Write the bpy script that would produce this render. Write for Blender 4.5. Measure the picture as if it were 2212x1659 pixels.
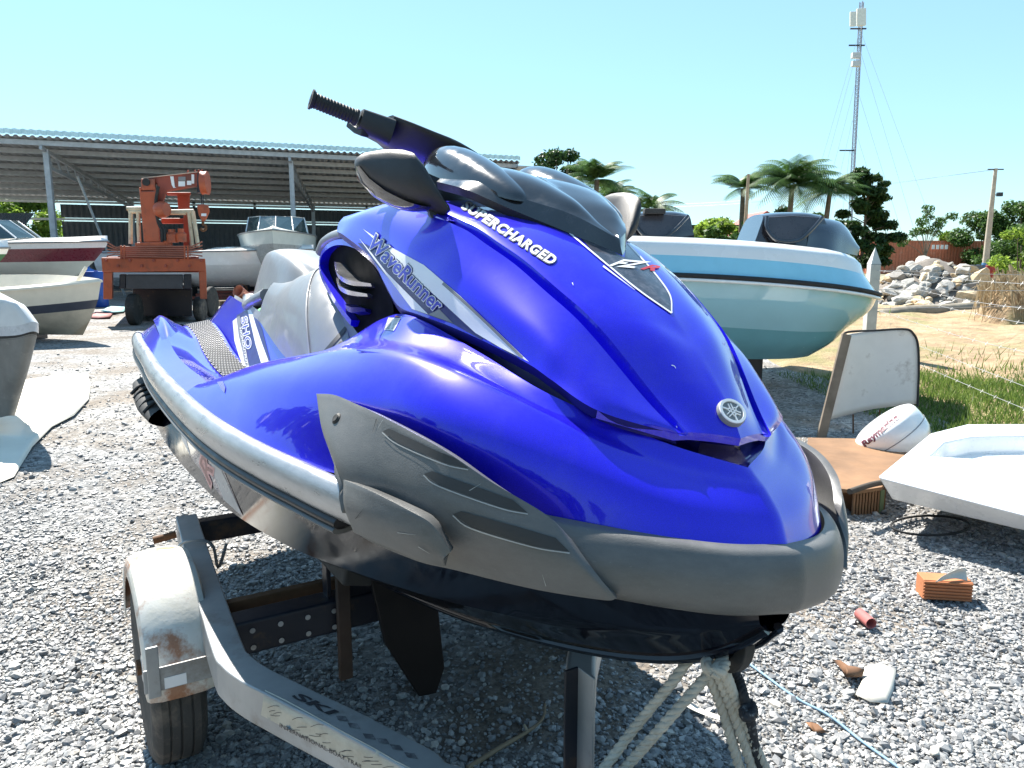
import bpy, bmesh, math, random
import numpy as np
from mathutils import Vector, Matrix
from mathutils.bvhtree import BVHTree
R = math.radians
random.seed(7); rng = np.random.default_rng(7)
for o in list(bpy.data.objects): bpy.data.objects.remove(o)
scene = bpy.context.scene
COL = scene.collection

# ------------------------------------------------------------------ camera
CAM_H, CAM_F, CAM_P = 1.3843, 1677.4, 0.1632          # height, focal length in picture units (picture 2212 x 1659), pitch down
cam = bpy.data.cameras.new('camera'); camo = bpy.data.objects.new('camera', cam); COL.objects.link(camo)
camo.location = (0, 0, CAM_H); camo.rotation_euler = (math.pi/2 - CAM_P, 0, 0)
cam.sensor_width = 36.0; cam.lens = 36.0*CAM_F/2212.0
cam.clip_start = 0.05; cam.clip_end = 3000
scene.camera = camo
# ------------------------------------------------------------------ sky, sun, exposure
SUN_AZ, SUN_EL = R(-31), R(50)                        # azimuth from +Y towards +X
world = bpy.data.worlds.new('World'); scene.world = world; world.use_nodes = True
wn = world.node_tree; wn.nodes.clear()
sky = wn.nodes.new('ShaderNodeTexSky'); sky.sky_type = 'NISHITA'; sky.sun_disc = False
sky.sun_elevation = SUN_EL; sky.sun_rotation = SUN_AZ
sky.air_density = 1.0; sky.dust_density = 0.1; sky.ozone_density = 3.0; sky.altitude = 10
bg = wn.nodes.new('ShaderNodeBackground'); bg.inputs['Strength'].default_value = 0.138
wo = wn.nodes.new('ShaderNodeOutputWorld')
gam = wn.nodes.new('ShaderNodeGamma'); gam.inputs[1].default_value = 0.55         # the photograph's sky is tone-compressed: same curve over the whole dome
tin = wn.nodes.new('ShaderNodeMix'); tin.data_type = 'RGBA'; tin.blend_type = 'MULTIPLY'; tin.inputs[0].default_value = 1; tin.inputs[7].default_value = (.73, 1.01, 1.12, 1)
wn.links.new(sky.outputs[0], gam.inputs[0]); wn.links.new(gam.outputs[0], tin.inputs[6]); wn.links.new(tin.outputs[2], bg.inputs['Color']); wn.links.new(bg.outputs[0], wo.inputs[0])
sl = bpy.data.lights.new('sun', 'SUN'); sl.energy = 4.6; sl.angle = R(0.55); sl.color = (1.0, 0.95, 0.87)
so = bpy.data.objects.new('sun', sl); COL.objects.link(so)
sdir = Vector((math.sin(SUN_AZ)*math.cos(SUN_EL), math.cos(SUN_AZ)*math.cos(SUN_EL), math.sin(SUN_EL)))
so.rotation_euler = sdir.to_track_quat('Z', 'Y').to_euler(); so.location = (-20, 30, 40)
vs = scene.view_settings; vs.view_transform = 'Standard'; vs.look = 'None'; vs.exposure = 1.58; vs.gamma = 1.0

# ------------------------------------------------------------------ picture units -> places
C0 = np.array([0, 0, CAM_H])
FW = np.array([0, math.cos(CAM_P), -math.sin(CAM_P)]); UP = np.array([0, math.sin(CAM_P), math.cos(CAM_P)]); RT = np.array([1., 0, 0])
def ray(u, v): return FW + RT*(u-1106)/CAM_F - UP*(v-829.5)/CAM_F
def G(u, v, z=0.0):                                   # point seen at (u, v) on the level z
    d = ray(u, v); return C0 + d*((z-CAM_H)/d[2])
def D(u, v, y):                                       # point seen at (u, v) on the upright plane at distance y
    d = ray(u, v); return C0 + d*(y/d[1])
# jet ski frame: x forward (bow at 0), y starboard, z up from the keel
PSI, TILT, ROLL = 0.5483, -0.0167, 0.1313
KB = np.array([0.38063, 1.08953, 0.46812])
_a = np.array([math.sin(PSI), -math.cos(PSI), 0]); _r = np.array([_a[1], -_a[0], 0]); _k = np.array([0, 0, 1.])
_a2 = _a*math.cos(TILT)+_k*math.sin(TILT); _k2 = -_a*math.sin(TILT)+_k*math.cos(TILT)
_r3 = _r*math.cos(ROLL)+_k2*math.sin(ROLL); _k3 = -_r*math.sin(ROLL)+_k2*math.cos(ROLL)
KM = np.array([_a2, _r3, _k3])
def W(p): return KB + KM.T @ np.asarray(p, float)
def PY(u, v, y, dy=0, dz=0):                          # ski point seen at (u, v), at y to starboard
    d = KM @ ray(u, v); o = KM @ (C0-KB); p = o + d*((y-o[1])/d[1]); return np.array([p[0], p[1]+dy, p[2]+dz])
def TR(f, s, z): return np.array([KB[0], KB[1], 0]) + _a*f + _r*s + _k*z      # trailer frame: forward, starboard, height

# ------------------------------------------------------------------ mesh helpers (all coordinates are world coordinates)
INV = {}
def tag(o, label=None, cat=None, group=None, kind=None):
    if label: o['label'] = label
    if cat: o['category'] = cat
    if group: o['group'] = group
    if kind: o['kind'] = kind
    return o
def thing(name, loc, label, cat, group=None, rot=None):
    o = bpy.data.objects.new(name, None); COL.objects.link(o)
    m = Matrix.Translation(Vector(loc))
    if rot is not None: m = m @ rot.to_4x4()
    o.matrix_basis = m; o.empty_display_size = .1
    INV[o.name] = np.array(m.inverted())
    return tag(o, label, cat, group)
def link(name, me, mat, parent=None):
    if mat is not None: me.materials.append(mat)
    o = bpy.data.objects.new(name, me); COL.objects.link(o)
    if parent is not None: o.parent = parent; INV[o.name] = np.eye(4) if parent.name not in INV else INV[parent.name]
    return o
def frame(n):
    n = np.asarray(n, float); n = n/np.linalg.norm(n)
    t = np.array([0, 0, 1.]) if abs(n[2]) < .9 else np.array([1., 0, 0])
    a = np.cross(t, n); a /= np.linalg.norm(a); return a, np.cross(n, a), n
def crom(P, n, closed=False, keep=False):
    """Catmull-Rom through P, n samples in equal steps of the knot index"""
    P = np.asarray(P, float); m = len(P)
    if m == 2: t = np.linspace(0, 1, n)[:, None]; return P[0]*(1-t)+P[1]*t
    Q = np.vstack([2*P[0]-P[1], P, 2*P[-1]-P[-2]])
    out = []
    for s in np.linspace(0, m-1, n):
        i = min(int(s), m-2); t = s-i; a, b, c, d = Q[i:i+4]
        out.append(.5*((2*b)+(-a+c)*t+(2*a-5*b+4*c-d)*t*t+(-a+3*b-3*c+d)*t**3))
    return np.array(out)
class MB:
    def __init__(s): s.v = []; s.f = []
    def add(s, v, f):
        n = len(s.v); s.v += [tuple(map(float, p)) for p in v]; s.f += [tuple(i+n for i in q) for q in f]; return s
    def box(s, c, size, rot=None):
        h = np.array(size)/2; pts = [np.array([x, y, z])*h for x in (-1, 1) for y in (-1, 1) for z in (-1, 1)]
        if rot is not None: M3 = np.array(rot); pts = [M3 @ p for p in pts]
        return s.add([np.asarray(c)+p for p in pts], [(0, 1, 3, 2), (4, 6, 7, 5), (0, 4, 5, 1), (2, 3, 7, 6), (0, 2, 6, 4), (1, 5, 7, 3)])
    def beam(s, p, q, w, h, up=(0, 0, 1)):
        p = np.asarray(p, float); q = np.asarray(q, float); n = q-p; n /= np.linalg.norm(n)
        a = np.cross(up, n)
        if np.linalg.norm(a) < 1e-6: a = np.array([1., 0, 0])
        a /= np.linalg.norm(a); b = np.cross(n, a)
        v = [e+a*i*w/2+b*j*h/2 for e in (p, q) for i, j in ((-1, -1), (1, -1), (1, 1), (-1, 1))]
        return s.add(v, [(3, 2, 1, 0), (4, 5, 6, 7)]+[(i, (i+1) % 4, 4+(i+1) % 4, 4+i) for i in range(4)])
    def sweep(s, path, prof, up=(0, 0, 1), cap=True, scale=None):
        """closed profile of (side, up) points carried along a path"""
        path = np.asarray(path, float); m = len(prof); v = []; N = len(path)
        for i, p in enumerate(path):
            t = path[min(i+1, N-1)]-path[max(i-1, 0)]; t /= np.linalg.norm(t)
            a = np.cross(up, t); a /= (np.linalg.norm(a)+1e-9); b = np.cross(t, a); k = 1 if scale is None else scale[i]
            v += [p+a*x*k+b*y*k for x, y in prof]
        f = [(i*m+j, i*m+(j+1) % m, (i+1)*m+(j+1) % m, (i+1)*m+j) for i in range(N-1) for j in range(m)]
        if cap: f += [tuple(range(m))[::-1], tuple((N-1)*m+j for j in range(m))]
        return s.add(v, f)
    def tube(s, path, r, n=10, cap=True):
        path = np.asarray(path, float); N = len(path); v = []; a0 = None
        for i, p in enumerate(path):
            t = path[min(i+1, N-1)]-path[max(i-1, 0)]; t = t/(np.linalg.norm(t)+1e-12)
            if a0 is None: a0 = frame(t)[0]
            a0 = a0-t*(a0@t); a0 /= np.linalg.norm(a0); b = np.cross(t, a0)
            ri = r[i] if hasattr(r, '__len__') else r
            v += [p+ri*(a0*math.cos(2*math.pi*j/n)+b*math.sin(2*math.pi*j/n)) for j in range(n)]
        f = [(i*n+j, i*n+(j+1) % n, (i+1)*n+(j+1) % n, (i+1)*n+j) for i in range(N-1) for j in range(n)]
        if cap: f += [tuple(range(n))[::-1], tuple((N-1)*n+j for j in range(n))]
        return s.add(v, f)
    def cyl(s, p, q, r, n=20, r2=None): return s.tube([p, q], [r, r if r2 is None else r2], n)
    def lathe(s, c, axis, prof, n=28):
        """prof: (radius, distance along axis)"""
        a, b, k = frame(axis); c = np.asarray(c, float); v = []; m = len(prof)
        for r, h in prof:
            v += [c+k*h+r*(a*math.cos(2*math.pi*j/n)+b*math.sin(2*math.pi*j/n)) for j in range(n)]
        f = [(i*n+j, i*n+(j+1) % n, (i+1)*n+(j+1) % n, (i+1)*n+j) for i in range(m-1) for j in range(n)]
        f += [tuple(range(n))[::-1], tuple((m-1)*n+j for j in range(n))]
        return s.add(v, f)
    def grid(s, g, close=False):
        g = np.asarray(g); a, b = g.shape[:2]
        f = [(i*b+j, i*b+j+1, (i+1)*b+j+1, (i+1)*b+j) for i in range(a-1) for j in range(b-1)]
        if close: f += [(i*b+b-1, i*b, (i+1)*b, (i+1)*b+b-1) for i in range(a-1)]
        return s.add(g.reshape(-1, 3), f)
    def prism(s, poly, off):
        """flat polygon (list of points) pushed along off"""
        poly = [np.asarray(p, float) for p in poly]; n = len(poly); off = np.asarray(off, float)
        return s.add(poly+[p+off for p in poly], [tuple(range(n))[::-1], tuple(range(n, 2*n))]+[(i, (i+1) % n, n+(i+1) % n, n+i) for i in range(n)])
    def build(s, name, mat, parent=None, smooth=None, bevel=0, merge=True, solid=0, sub=0, seg=2, outward=None):
        M = INV.get(parent.name) if parent is not None else None
        v = np.array(s.v)
        if M is not None: v = v @ M[:3, :3].T + M[:3, 3]
        me = bpy.data.meshes.new(name); me.from_pydata([tuple(p) for p in v], [], s.f)
        bm = bmesh.new(); bm.from_mesh(me)
        if merge: bmesh.ops.remove_doubles(bm, verts=bm.verts, dist=1e-5)
        bmesh.ops.recalc_face_normals(bm, faces=bm.faces)
        if outward is not None:
            q = np.asarray(outward, float)
            if M is not None: q = M[:3, :3] @ q + M[:3, 3]
            if sum(f.normal.dot(f.calc_center_median()-Vector(q))*f.calc_area() for f in bm.faces) < 0: bmesh.ops.reverse_faces(bm, faces=bm.faces)
        bm.to_mesh(me); bm.free()
        o = link(name, me, mat, parent)
        if smooth is not None:
            me.shade_smooth(); me.set_sharp_from_angle(angle=R(smooth))
        if solid:
            md = o.modifiers.new('solid', 'SOLIDIFY'); md.thickness = abs(solid); md.offset = -1 if solid > 0 else 1
        if sub:
            md = o.modifiers.new('sub', 'SUBSURF'); md.levels = sub; md.render_levels = sub
        if bevel:
            md = o.modifiers.new('bevel', 'BEVEL'); md.width = bevel; md.segments = seg; md.limit_method = 'ANGLE'; md.angle_limit = R(35)
            if smooth is None: me.shade_smooth(); md.harden_normals = True
        return o
def dup(root, loc, rotz=None, label=None, group=None, cat=None):
    r = root.copy(); COL.objects.link(r)
    if rotz is None: r.location = loc
    else: r.matrix_basis = Matrix.Translation(Vector(loc)) @ Matrix.Rotation(rotz, 4, 'Z')
    if label: r['label'] = label
    if group: r['group'] = group
    for ch in list(root.children):
        c = ch.copy(); COL.objects.link(c); c.parent = r
        for g in ch.children:
            d = g.copy(); COL.objects.link(d); d.parent = c
    return r

# ------------------------------------------------------------------ materials
def rgb(c): return (c[0], c[1], c[2], 1) if len(c) == 3 else c
class NT:
    def __init__(s, name):
        s.m = bpy.data.materials.new(name); s.m.use_nodes = True; s.t = s.m.node_tree; s.t.nodes.clear()
        s.o = s.n('ShaderNodeOutputMaterial'); s.b = s.n('ShaderNodeBsdfPrincipled'); s.l(s.b.outputs[0], s.o.inputs[0])
        s.tc = s.n('ShaderNodeTexCoord')
    def n(s, k, **kw):
        x = s.t.nodes.new(k)
        for a, b in kw.items(): setattr(x, a, b)
        return x
    def l(s, a, b): s.t.links.new(a, b)
    def noise(s, scale, detail=6, rough=.6, co='Object', dist=0, vec=None):
        x = s.n('ShaderNodeTexNoise'); x.inputs['Scale'].default_value = scale; x.inputs['Detail'].default_value = detail
        x.inputs['Roughness'].default_value = rough; x.inputs['Distortion'].default_value = dist
        s.l(vec if vec is not None else s.tc.outputs[co], x.inputs['Vector']); return x.outputs['Fac']
    def ramp(s, fac, stops):
        x = s.n('ShaderNodeValToRGB'); e = x.color_ramp.elements
        while len(e) < len(stops): e.new(.5)
        for i, (p, c) in enumerate(stops):
            e[i].position = p; e[i].color = rgb(c) if hasattr(c, '__len__') else (c, c, c, 1)
        s.l(fac, x.inputs[0]); return x.outputs[0]
    def mix(s, fac, a, b):
        x = s.n('ShaderNodeMix'); x.data_type = 'RGBA'
        for sock, v in ((x.inputs[0], fac), (x.inputs[6], a), (x.inputs[7], b)):
            if hasattr(v, 'is_output') or isinstance(v, bpy.types.NodeSocket): s.l(v, sock)
            elif hasattr(v, '__len__'): sock.default_value = rgb(v)
            else: sock.default_value = v
        return x.outputs[2]
    def bump(s, h, strength=.3, dist=.01):
        x = s.n('ShaderNodeBump'); x.inputs['Strength'].default_value = strength; x.inputs['Distance'].default_value = dist
        s.l(h, x.inputs['Height']); s.l(x.outputs[0], s.b.inputs['Normal']); return x
    def col(s, c):
        if isinstance(c, bpy.types.NodeSocket): s.l(c, s.b.inputs['Base Color'])
        else: s.b.inputs['Base Color'].default_value = rgb(c)
    def set(s, **kw):
        for k, v in kw.items():
            i = s.b.inputs[k.replace('_', ' ')]
            if isinstance(v, bpy.types.NodeSocket): s.l(v, i)
            else: i.default_value = v
        return s
def plain(name, c, rough=.5, metal=0, var=.15, scale=6, coat=0, bump=0, bscale=40, dirt=None, dirt_amt=.5, dscale=3, spec=.5):
    """base colour with soft unevenness, optional dirt patches and fine relief"""
    t = NT(name); c = np.array(c)
    f = t.noise(scale); base = t.ramp(f, [(.3, tuple(c*(1-var))), (.7, tuple(np.minimum(c*(1+var), 1)))])
    if dirt is not None:
        d = t.ramp(t.noise(dscale, 8, .7), [(.62-.25*dirt_amt, 0), (.78-.15*dirt_amt, 1)]); base = t.mix(d, base, dirt)
    t.col(base); rr = t.ramp(t.noise(scale*3), [(.3, max(rough-.08, 0)), (.7, min(rough+.08, 1))])
    t.set(Roughness=rr, Metallic=metal, Coat_Weight=coat, Coat_Roughness=.04, Specular_IOR_Level=spec)
    if bump: t.bump(t.noise(bscale, 4), bump, .004)
    return t.m
MAT = {}
def paint_blue():
    t = NT('blue_metallic_paint')
    f = t.noise(900, 2, .5); base = t.ramp(f, [(.3, (.008, .005, .55)), (.7, (.022, .014, .85))])
    dust = t.ramp(t.noise(7, 10, .75), [(.48, 0), (.72, .10)]); mp = t.n('ShaderNodeMapping'); mp.inputs['Scale'].default_value = (1, 14, 9); mp.inputs['Rotation'].default_value = (.3, .2, .5); t.l(t.tc.outputs['Object'], mp.inputs[0])
    scr = t.ramp(t.noise(38, 5, .6, vec=mp.outputs[0]), [(.70, 0), (.735, 1)]); pat = t.ramp(t.noise(2.4, 5), [(.48, 0), (.62, .22)]); sm = t.n('ShaderNodeMath'); sm.operation = 'MULTIPLY'; t.l(scr, sm.inputs[0]); t.l(pat, sm.inputs[1])
    t.col(t.mix(sm.outputs[0], t.mix(dust, base, (.20, .20, .34)), (.35, .36, .55))); t.set(Metallic=.42, Specular_IOR_Level=.15, Coat_Weight=1.0, Coat_Roughness=t.ramp(t.noise(9, 9, .7), [(.40, .008), (.62, .03), (.78, .13)]), Roughness=.34)
    n = t.noise(2.2, 3, .5); t.bump(n, .04, .01)
    return t.m
def scuffed(name, c, rough, amt, metal=0.0, c2=(.5, .5, .5), stretch=(1, 1, 1)):
    t = NT(name); mp = t.n('ShaderNodeMapping'); mp.inputs['Scale'].default_value = stretch; t.l(t.tc.outputs['Object'], mp.inputs[0])
    a = t.noise(9, 9, .75, vec=mp.outputs[0]); b = t.noise(110, 8, .75, vec=mp.outputs[0]); c = np.array(c)
    base = t.ramp(a, [(.3, tuple(c*.8)), (.7, tuple(c*1.2))])
    sc = t.ramp(b, [(.62, 0), (.72, amt)])
    t.col(t.mix(sc, base, c2)); t.set(Roughness=t.ramp(a, [(.3, rough-.07), (.7, rough+.1)]), Metallic=metal)
    t.bump(t.noise(420, 4), .25, .002)
    return t.m
MAT['blue'] = paint_blue()
MAT['bumper'] = scuffed('grey_rubber_bumper', (.115, .115, .112), .40, .22, 0, (.5, .5, .5), (1, 1, 2.5))
MAT['rail'] = scuffed('silver_rub_rail', (.40, .41, .42), .30, .5, .6, (.85, .85, .85), (1, 1, 3))
MAT['railblack'] = plain('black_rail_insert', (.018, .018, .02), .35)
MAT['hull'] = plain('gloss_black_hull', (.004, .005, .010), .10, var=.3, spec=.5)
MAT['black'] = plain('black_plastic', (.024, .024, .025), .5, bump=.15, bscale=300)
MAT['rubber'] = plain('black_rubber', (.02, .02, .02), .7, bump=.3, bscale=120)
MAT['visor'] = plain('smoked_visor', (.016, .018, .022), .16, coat=1, var=.1, dirt=(.05, .05, .055), dirt_amt=.2, dscale=9)
MAT['seat'] = plain('silver_vinyl', (.20, .205, .21), .36, bump=.1, bscale=350, var=.06, coat=.15)
MAT['seatdark'] = plain('dark_seat_trim', (.03, .03, .035), .5)
MAT['greytrim'] = plain('grey_plastic_trim', (.30, .31, .32), .4)
MAT['white'] = plain('white_vinyl', (.82, .82, .82), .35, var=.04)
MAT['greyv'] = plain('grey_vinyl', (.22, .22, .22), .4)
MAT['darkv'] = plain('dark_speckled_vinyl', (.03, .03, .04), .3, coat=.6, dirt=(.12, .12, .14), dirt_amt=.6, dscale=60)
MAT['navyv'] = plain('navy_vinyl', (.010, .010, .13), .4, coat=.15)
MAT['lettblue'] = plain('letter_blue', (.02, .025, .40), .4, coat=.1)
MAT['redv'] = plain('red_vinyl', (.5, .02, .03), .4)
MAT['orangev'] = plain('orange_vinyl', (.75, .22, .02), .4)
MAT['chrome'] = plain('brushed_chrome', (.55, .56, .58), .2, metal=.9)
# ================================================================== jet ski
def loft(curves, nu, nv):
    A = np.array([crom(c, nu) for c in curves]); return np.stack([crom(A[:, i], nv) for i in range(nu)], 1)
def toW(g): g = np.asarray(g); return (g.reshape(-1, 3) @ KM + KB).reshape(g.shape)
def mir(g): g = np.array(g, float); g[..., 1] *= -1; return g
SURF = []                                             # surfaces that carry stickers
def surf(mb, key):
    SURF.append((key, mb)); return mb
ski = thing('jet_ski', W((-1.5, 0, 0)), 'blue and silver jet ski with black visor sitting on a trailer', 'jet ski', rot=Matrix((tuple(_a2), tuple(-_r3), tuple(_k3))).transposed())
def spart(name, grids, mat, both=True, smooth=40, key=None, **kw):
    mb = MB()
    for g in grids:
        mb.grid(toW(g))
        if both: mb.grid(toW(mir(g)))
    if key: surf(mb, key)
    return mb.build(name, mat, ski, smooth=smooth, **kw)

# --- hull
hx = [-3.3, -2.6, -2.0, -1.4, -1.0, -.72, -.5, -.32, -.18, -.09, -.03]
keel = [(x, 0, z) for x, z in zip(hx, [.02, 0, 0, 0, .02, .055, .10, .155, .215, .275, .34])]
strk = [(x, y, z) for x, y, z in zip(hx, [.28, .29, .30, .28, .25, .205, .155, .11, .07, .04, .015], [.075, .06, .06, .065, .085, .115, .15, .19, .235, .285, .345])]
chin = [(x, y, z) for x, y, z in zip(hx, [.5, .53, .545, .52, .46, .385, .295, .21, .135, .08, .03], [.15, .15, .15, .16, .175, .20, .22, .25, .285, .32, .355])]
chi2 = [(x, y, z) for x, y, z in zip(hx, [.525, .56, .575, .55, .49, .415, .325, .235, .155, .092, .034], [.165, .165, .165, .175, .19, .215, .235, .262, .295, .328, .36])]
topp = [(x, y, z) for x, y, z in zip(hx, [.545, .575, .60, .59, .56, .49, .415, .33, .225, .13, .045], [.37]*6+[.375, .38, .385, .39, .39])]
hb = [loft([keel, strk], 60, 6), loft([strk, chin], 60, 6), loft([chin, chi2], 60, 2), loft([chi2, topp], 60, 8)]
trans = [[(-3.3, 0, .02), (-3.3, .28, .075), (-3.3, .5, .15), (-3.3, .525, .165), (-3.3, .545, .37)], [(-3.3, 0, .40)]*5]
hull = spart('hull', hb+[np.array(trans)], MAT['hull'], key='hull', smooth=25)
mb = MB()                                             # lifting strakes and keel bead
for s in (1, -1):
    P = np.array(crom(strk, 40)); P[:, 1] *= s; mb.tube(toW(P), .009, 6)
mb.build('strake', MAT['hull'], ski, smooth=60)
# --- rub rail
RX = [(-3.29, .56), (-3.0, .582), (-2.6, .60), (-2.2, .622), (-1.75, .63), (-1.35, .625), (-1.1, .606), (-.9, .573), (-.75, .538), (-.62, .505), (-.5, .465)]
def railpath(n=70, dz=0, dy=0): return np.array([(x, y+dy, .40+dz) for x, y in crom(RX, n)])
prof = [(.036*math.cos(a)*(1 if math.cos(a) > 0 else .6), .037*math.sin(a)) for a in np.linspace(0, 2*math.pi, 17)[:-1]]
for nm, pf, mt, dz in (('rub_rail', prof, MAT['rail'], .002), ('rail_insert', [(x*.80, y*.32) for x, y in prof], MAT['railblack'], -.040), ('rail_lip', [(x*.84, y*.20) for x, y in prof], MAT['bumper'], -.053)):
    mb = MB()
    for s in (1, -1):
        P = railpath(dz=dz)[:70 if nm == 'rub_rail' else 64]; P = P*[1, s, 1]; mb.sweep(toW(P), [(x*s, y) for x, y in pf], up=_k3)
    mb.build(nm, mt, ski, smooth=50)
for s in (1, -1):                                     # rail end cap at the stern
    MB().sweep(toW(np.array([(-3.325, .553*s, .402), (-3.315, .555*s, .402), (-3.28, .5605*s, .402)])), [(x*1.12, y*1.12) for x, y in prof], up=_k3, scale=[.75, 1, 1]).build('rail_cap', MAT['greytrim'], ski, smooth=50)
# --- upper deck round the bow
E_ = [(-1.62, .618, .425), (-1.3, .61, .425), (-1.0, .58, .425), (-.75, .52, .43), (-.5, .43, .455), (-.32, .36, .47), (-.17, .245, .477), (-.075, .125, .477), (-.03, 0, .477)]
F_ = [(-1.60, .585, .457), (-1.34, .558, .505), (-1.08, .54, .54), (-.84, .51, .565), (-.60, .465, .582), (-.40, .405, .587), (-.235, .285, .563), (-.118, .145, .530), (-.052, 0, .515)]
C_ = [(-1.56, .55, .475), (-1.36, .49, .553), (-1.12, .455, .604), (-.90, .44, .639), (-.66, .425, .663), (-.47, .385, .663), (-.30, .285, .622), (-.165, .145, .566), (-.085, 0, .549)]
I_ = [(-1.50, .48, .47), (-1.33, .41, .545), (-1.14, .34, .645), (-.985, .304, .722), (-.80, .312, .742), (-.536, .294, .70), (-.34, .262, .655), (-.20, .125, .605), (-.126, 0, .579)]
V_ = [tuple((np.array(a)+np.array(b))/2+np.array([0, 0, d])) for a, b, d in zip(C_, I_, [0, 0, -.004, -.012, -.008, -.006, -.006, -.004, 0])]
wd_ = lambda P, k: [(x, y*f, z) for (x, y, z), f in zip(P, k)]
E_ = wd_(E_, [1, 1, 1, 1, 1.01, 1.03, 1.07, 1.12, 1]); F_ = wd_(F_, [1, 1, 1, 1, 1, 1.02, 1.05, 1.09, 1]); C_ = wd_(C_, [1, 1, 1, 1, 1, 1.0, 1.03, 1.05, 1])
dk = loft([E_, F_, C_, V_, I_], 90, 34)
J1 = [(x-.02, max(y-.015, 0), z-.016) for x, y, z in I_]; J2 = [(x-.10, max(y-.06, 0), z-.05) for x, y, z in I_]
spart('deck', [dk], MAT['blue'], key='deck')
spart('deck_gap', [loft([I_, J1, J2], 60, 5)], MAT['blue'], smooth=60)
for s in (1, -1):                                     # raised crease lines that run off the fender crest
    P = np.array([(-.80, .428, .662), (-.66, .412, .668), (-.52, .385, .668), (-.40, .34, .652), (-.31, .28, .625)])
    MB().tube(toW(crom(P, 24)*[1, s, 1]), [.0015+.004*math.sin(math.pi*i/23) for i in range(24)], 6).build('deck_crease', MAT['blue'], ski, smooth=60)
# --- foot wells and stern
fx = [-1.1, -1.4, -1.75, -2.1, -2.45, -2.8, -3.1, -3.28]
g0 = [(x, y, .432) for x, y in zip(fx, [.58, .605, .615, .612, .60, .582, .565, .55])]
g1 = [(x, y, z) for x, y, z in zip(fx, [.53, .545, .55, .55, .535, .51, .49, .48], [.44, .45, .458, .46, .475, .51, .525, .50])]
g2 = [(x, y, z) for x, y, z in zip(fx, [.48, .49, .49, .485, .465, .44, .425, .42], [.42, .435, .436, .438, .455, .49, .51, .49])]
g3 = [(x, y, z) for x, y, z in zip(fx, [.45, .455, .455, .45, .43, .40, .39, .39], [.40, .42, .428, .434, .452, .478, .498, .48])]
g4 = [(x, y, z) for x, y, z in zip(fx, [.31, .31, .315, .315, .305, .285, .27, .26], [.40, .42, .432, .440, .465, .51, .53, .50])]
g5 = [(x, y, z) for x, y, z in zip(fx, [.285, .29, .285, .28, .265, .245, .22, .2], [.46, .485, .50, .515, .575, .61, .62, .60])]
g6 = [(x, y, z) for x, y, z in zip(fx, [.25, .25, .25, .25, .24, .23, .2, .18], [.52, .55, .56, .585, .635, .655, .66, .63])]
spart('foot_well', [loft([g0, g1], 50, 4), loft([g1, g2, g3], 50, 6), loft([g3, g4], 50, 4), loft([g4, g5], 50, 5), loft([g5, g6], 50, 4)], MAT['blue'], key='well', smooth=30)
for s in (1, -1):                                     # blue stern wall
    pts = [(x, y*s, z) for x, y, z in [g0[-1], g1[-1], g2[-1], g3[-1], g4[-1], g5[-1], g6[-1]]]
    MB().add([W(p) for p in pts]+[W((-3.29, p[1], .36)) for p in pts], [(i, i+1, i+8, i+7) for i in range(6)]).build('stern_panel', MAT['blue'], ski, smooth=30)
spart('swim_platform', [np.array([[(-3.29, y, .36) for y in (0, .2, .5)], [(-3.4, y, .37) for y in (0, .2, .42)], [(-3.37, y, .41) for y in (0, .2, .42)], [(-3.2, y, .50) for y in (0, .2, .42)]])], MAT['hull'], smooth=30)
# anti-slip mat: woven rows of small rubber cells
mb = MB(); mat_g = loft([[(x, y-.012, z) for x, y, z in g3[1:]], [(x, y+.015, z) for x, y, z in g4[1:]]], 62, 12)
for s in (1, -1):
    g = mat_g+[0, 0, .004]; g = g*[1, s, 1]; mb.grid(toW(g))
    for i in range(61):
        for j in range(11):
            c = (g[j, i]+g[j+1, i]+g[j, i+1]+g[j+1, i+1])/4; ex = (g[j, i+1]-g[j, i]); ey = (g[j+1, i]-g[j, i])
            sh = .5*ey*((i % 2)-.5)
            q = [c+sh+ex*a*.40+ey*b*.36 for a, b in ((-1, -1), (1, -1), (1, 1), (-1, 1))]; t = [p+np.array([0, 0, .005])+(c+sh-p)*.3 for p in q]
            mb.add([W(p) for p in q+t], [(4, 5, 6, 7)]+[(n, (n+1) % 4, 4+(n+1) % 4, 4+n) for n in range(4)])
mb.build('traction_mat', plain('grey_traction_mat', (.11, .11, .11), .6, bump=.2, bscale=200), ski, merge=False)
# light blue knee bolster at the stern
for s in (1, -1):
    q = loft([[(-2.62, .545, .472), (-2.85, .535, .50), (-3.1, .52, .515), (-3.24, .505, .505)], [(-2.62, .52, .49), (-2.85, .505, .527), (-3.1, .49, .54), (-3.24, .48, .525)], [(-2.64, .475, .468), (-2.85, .455, .50), (-3.1, .44, .518), (-3.22, .435, .505)]], 20, 8)
    MB().grid(toW(q*[1, s, 1])).build('stern_bolster', MAT['blue'], ski, smooth=40)
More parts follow.
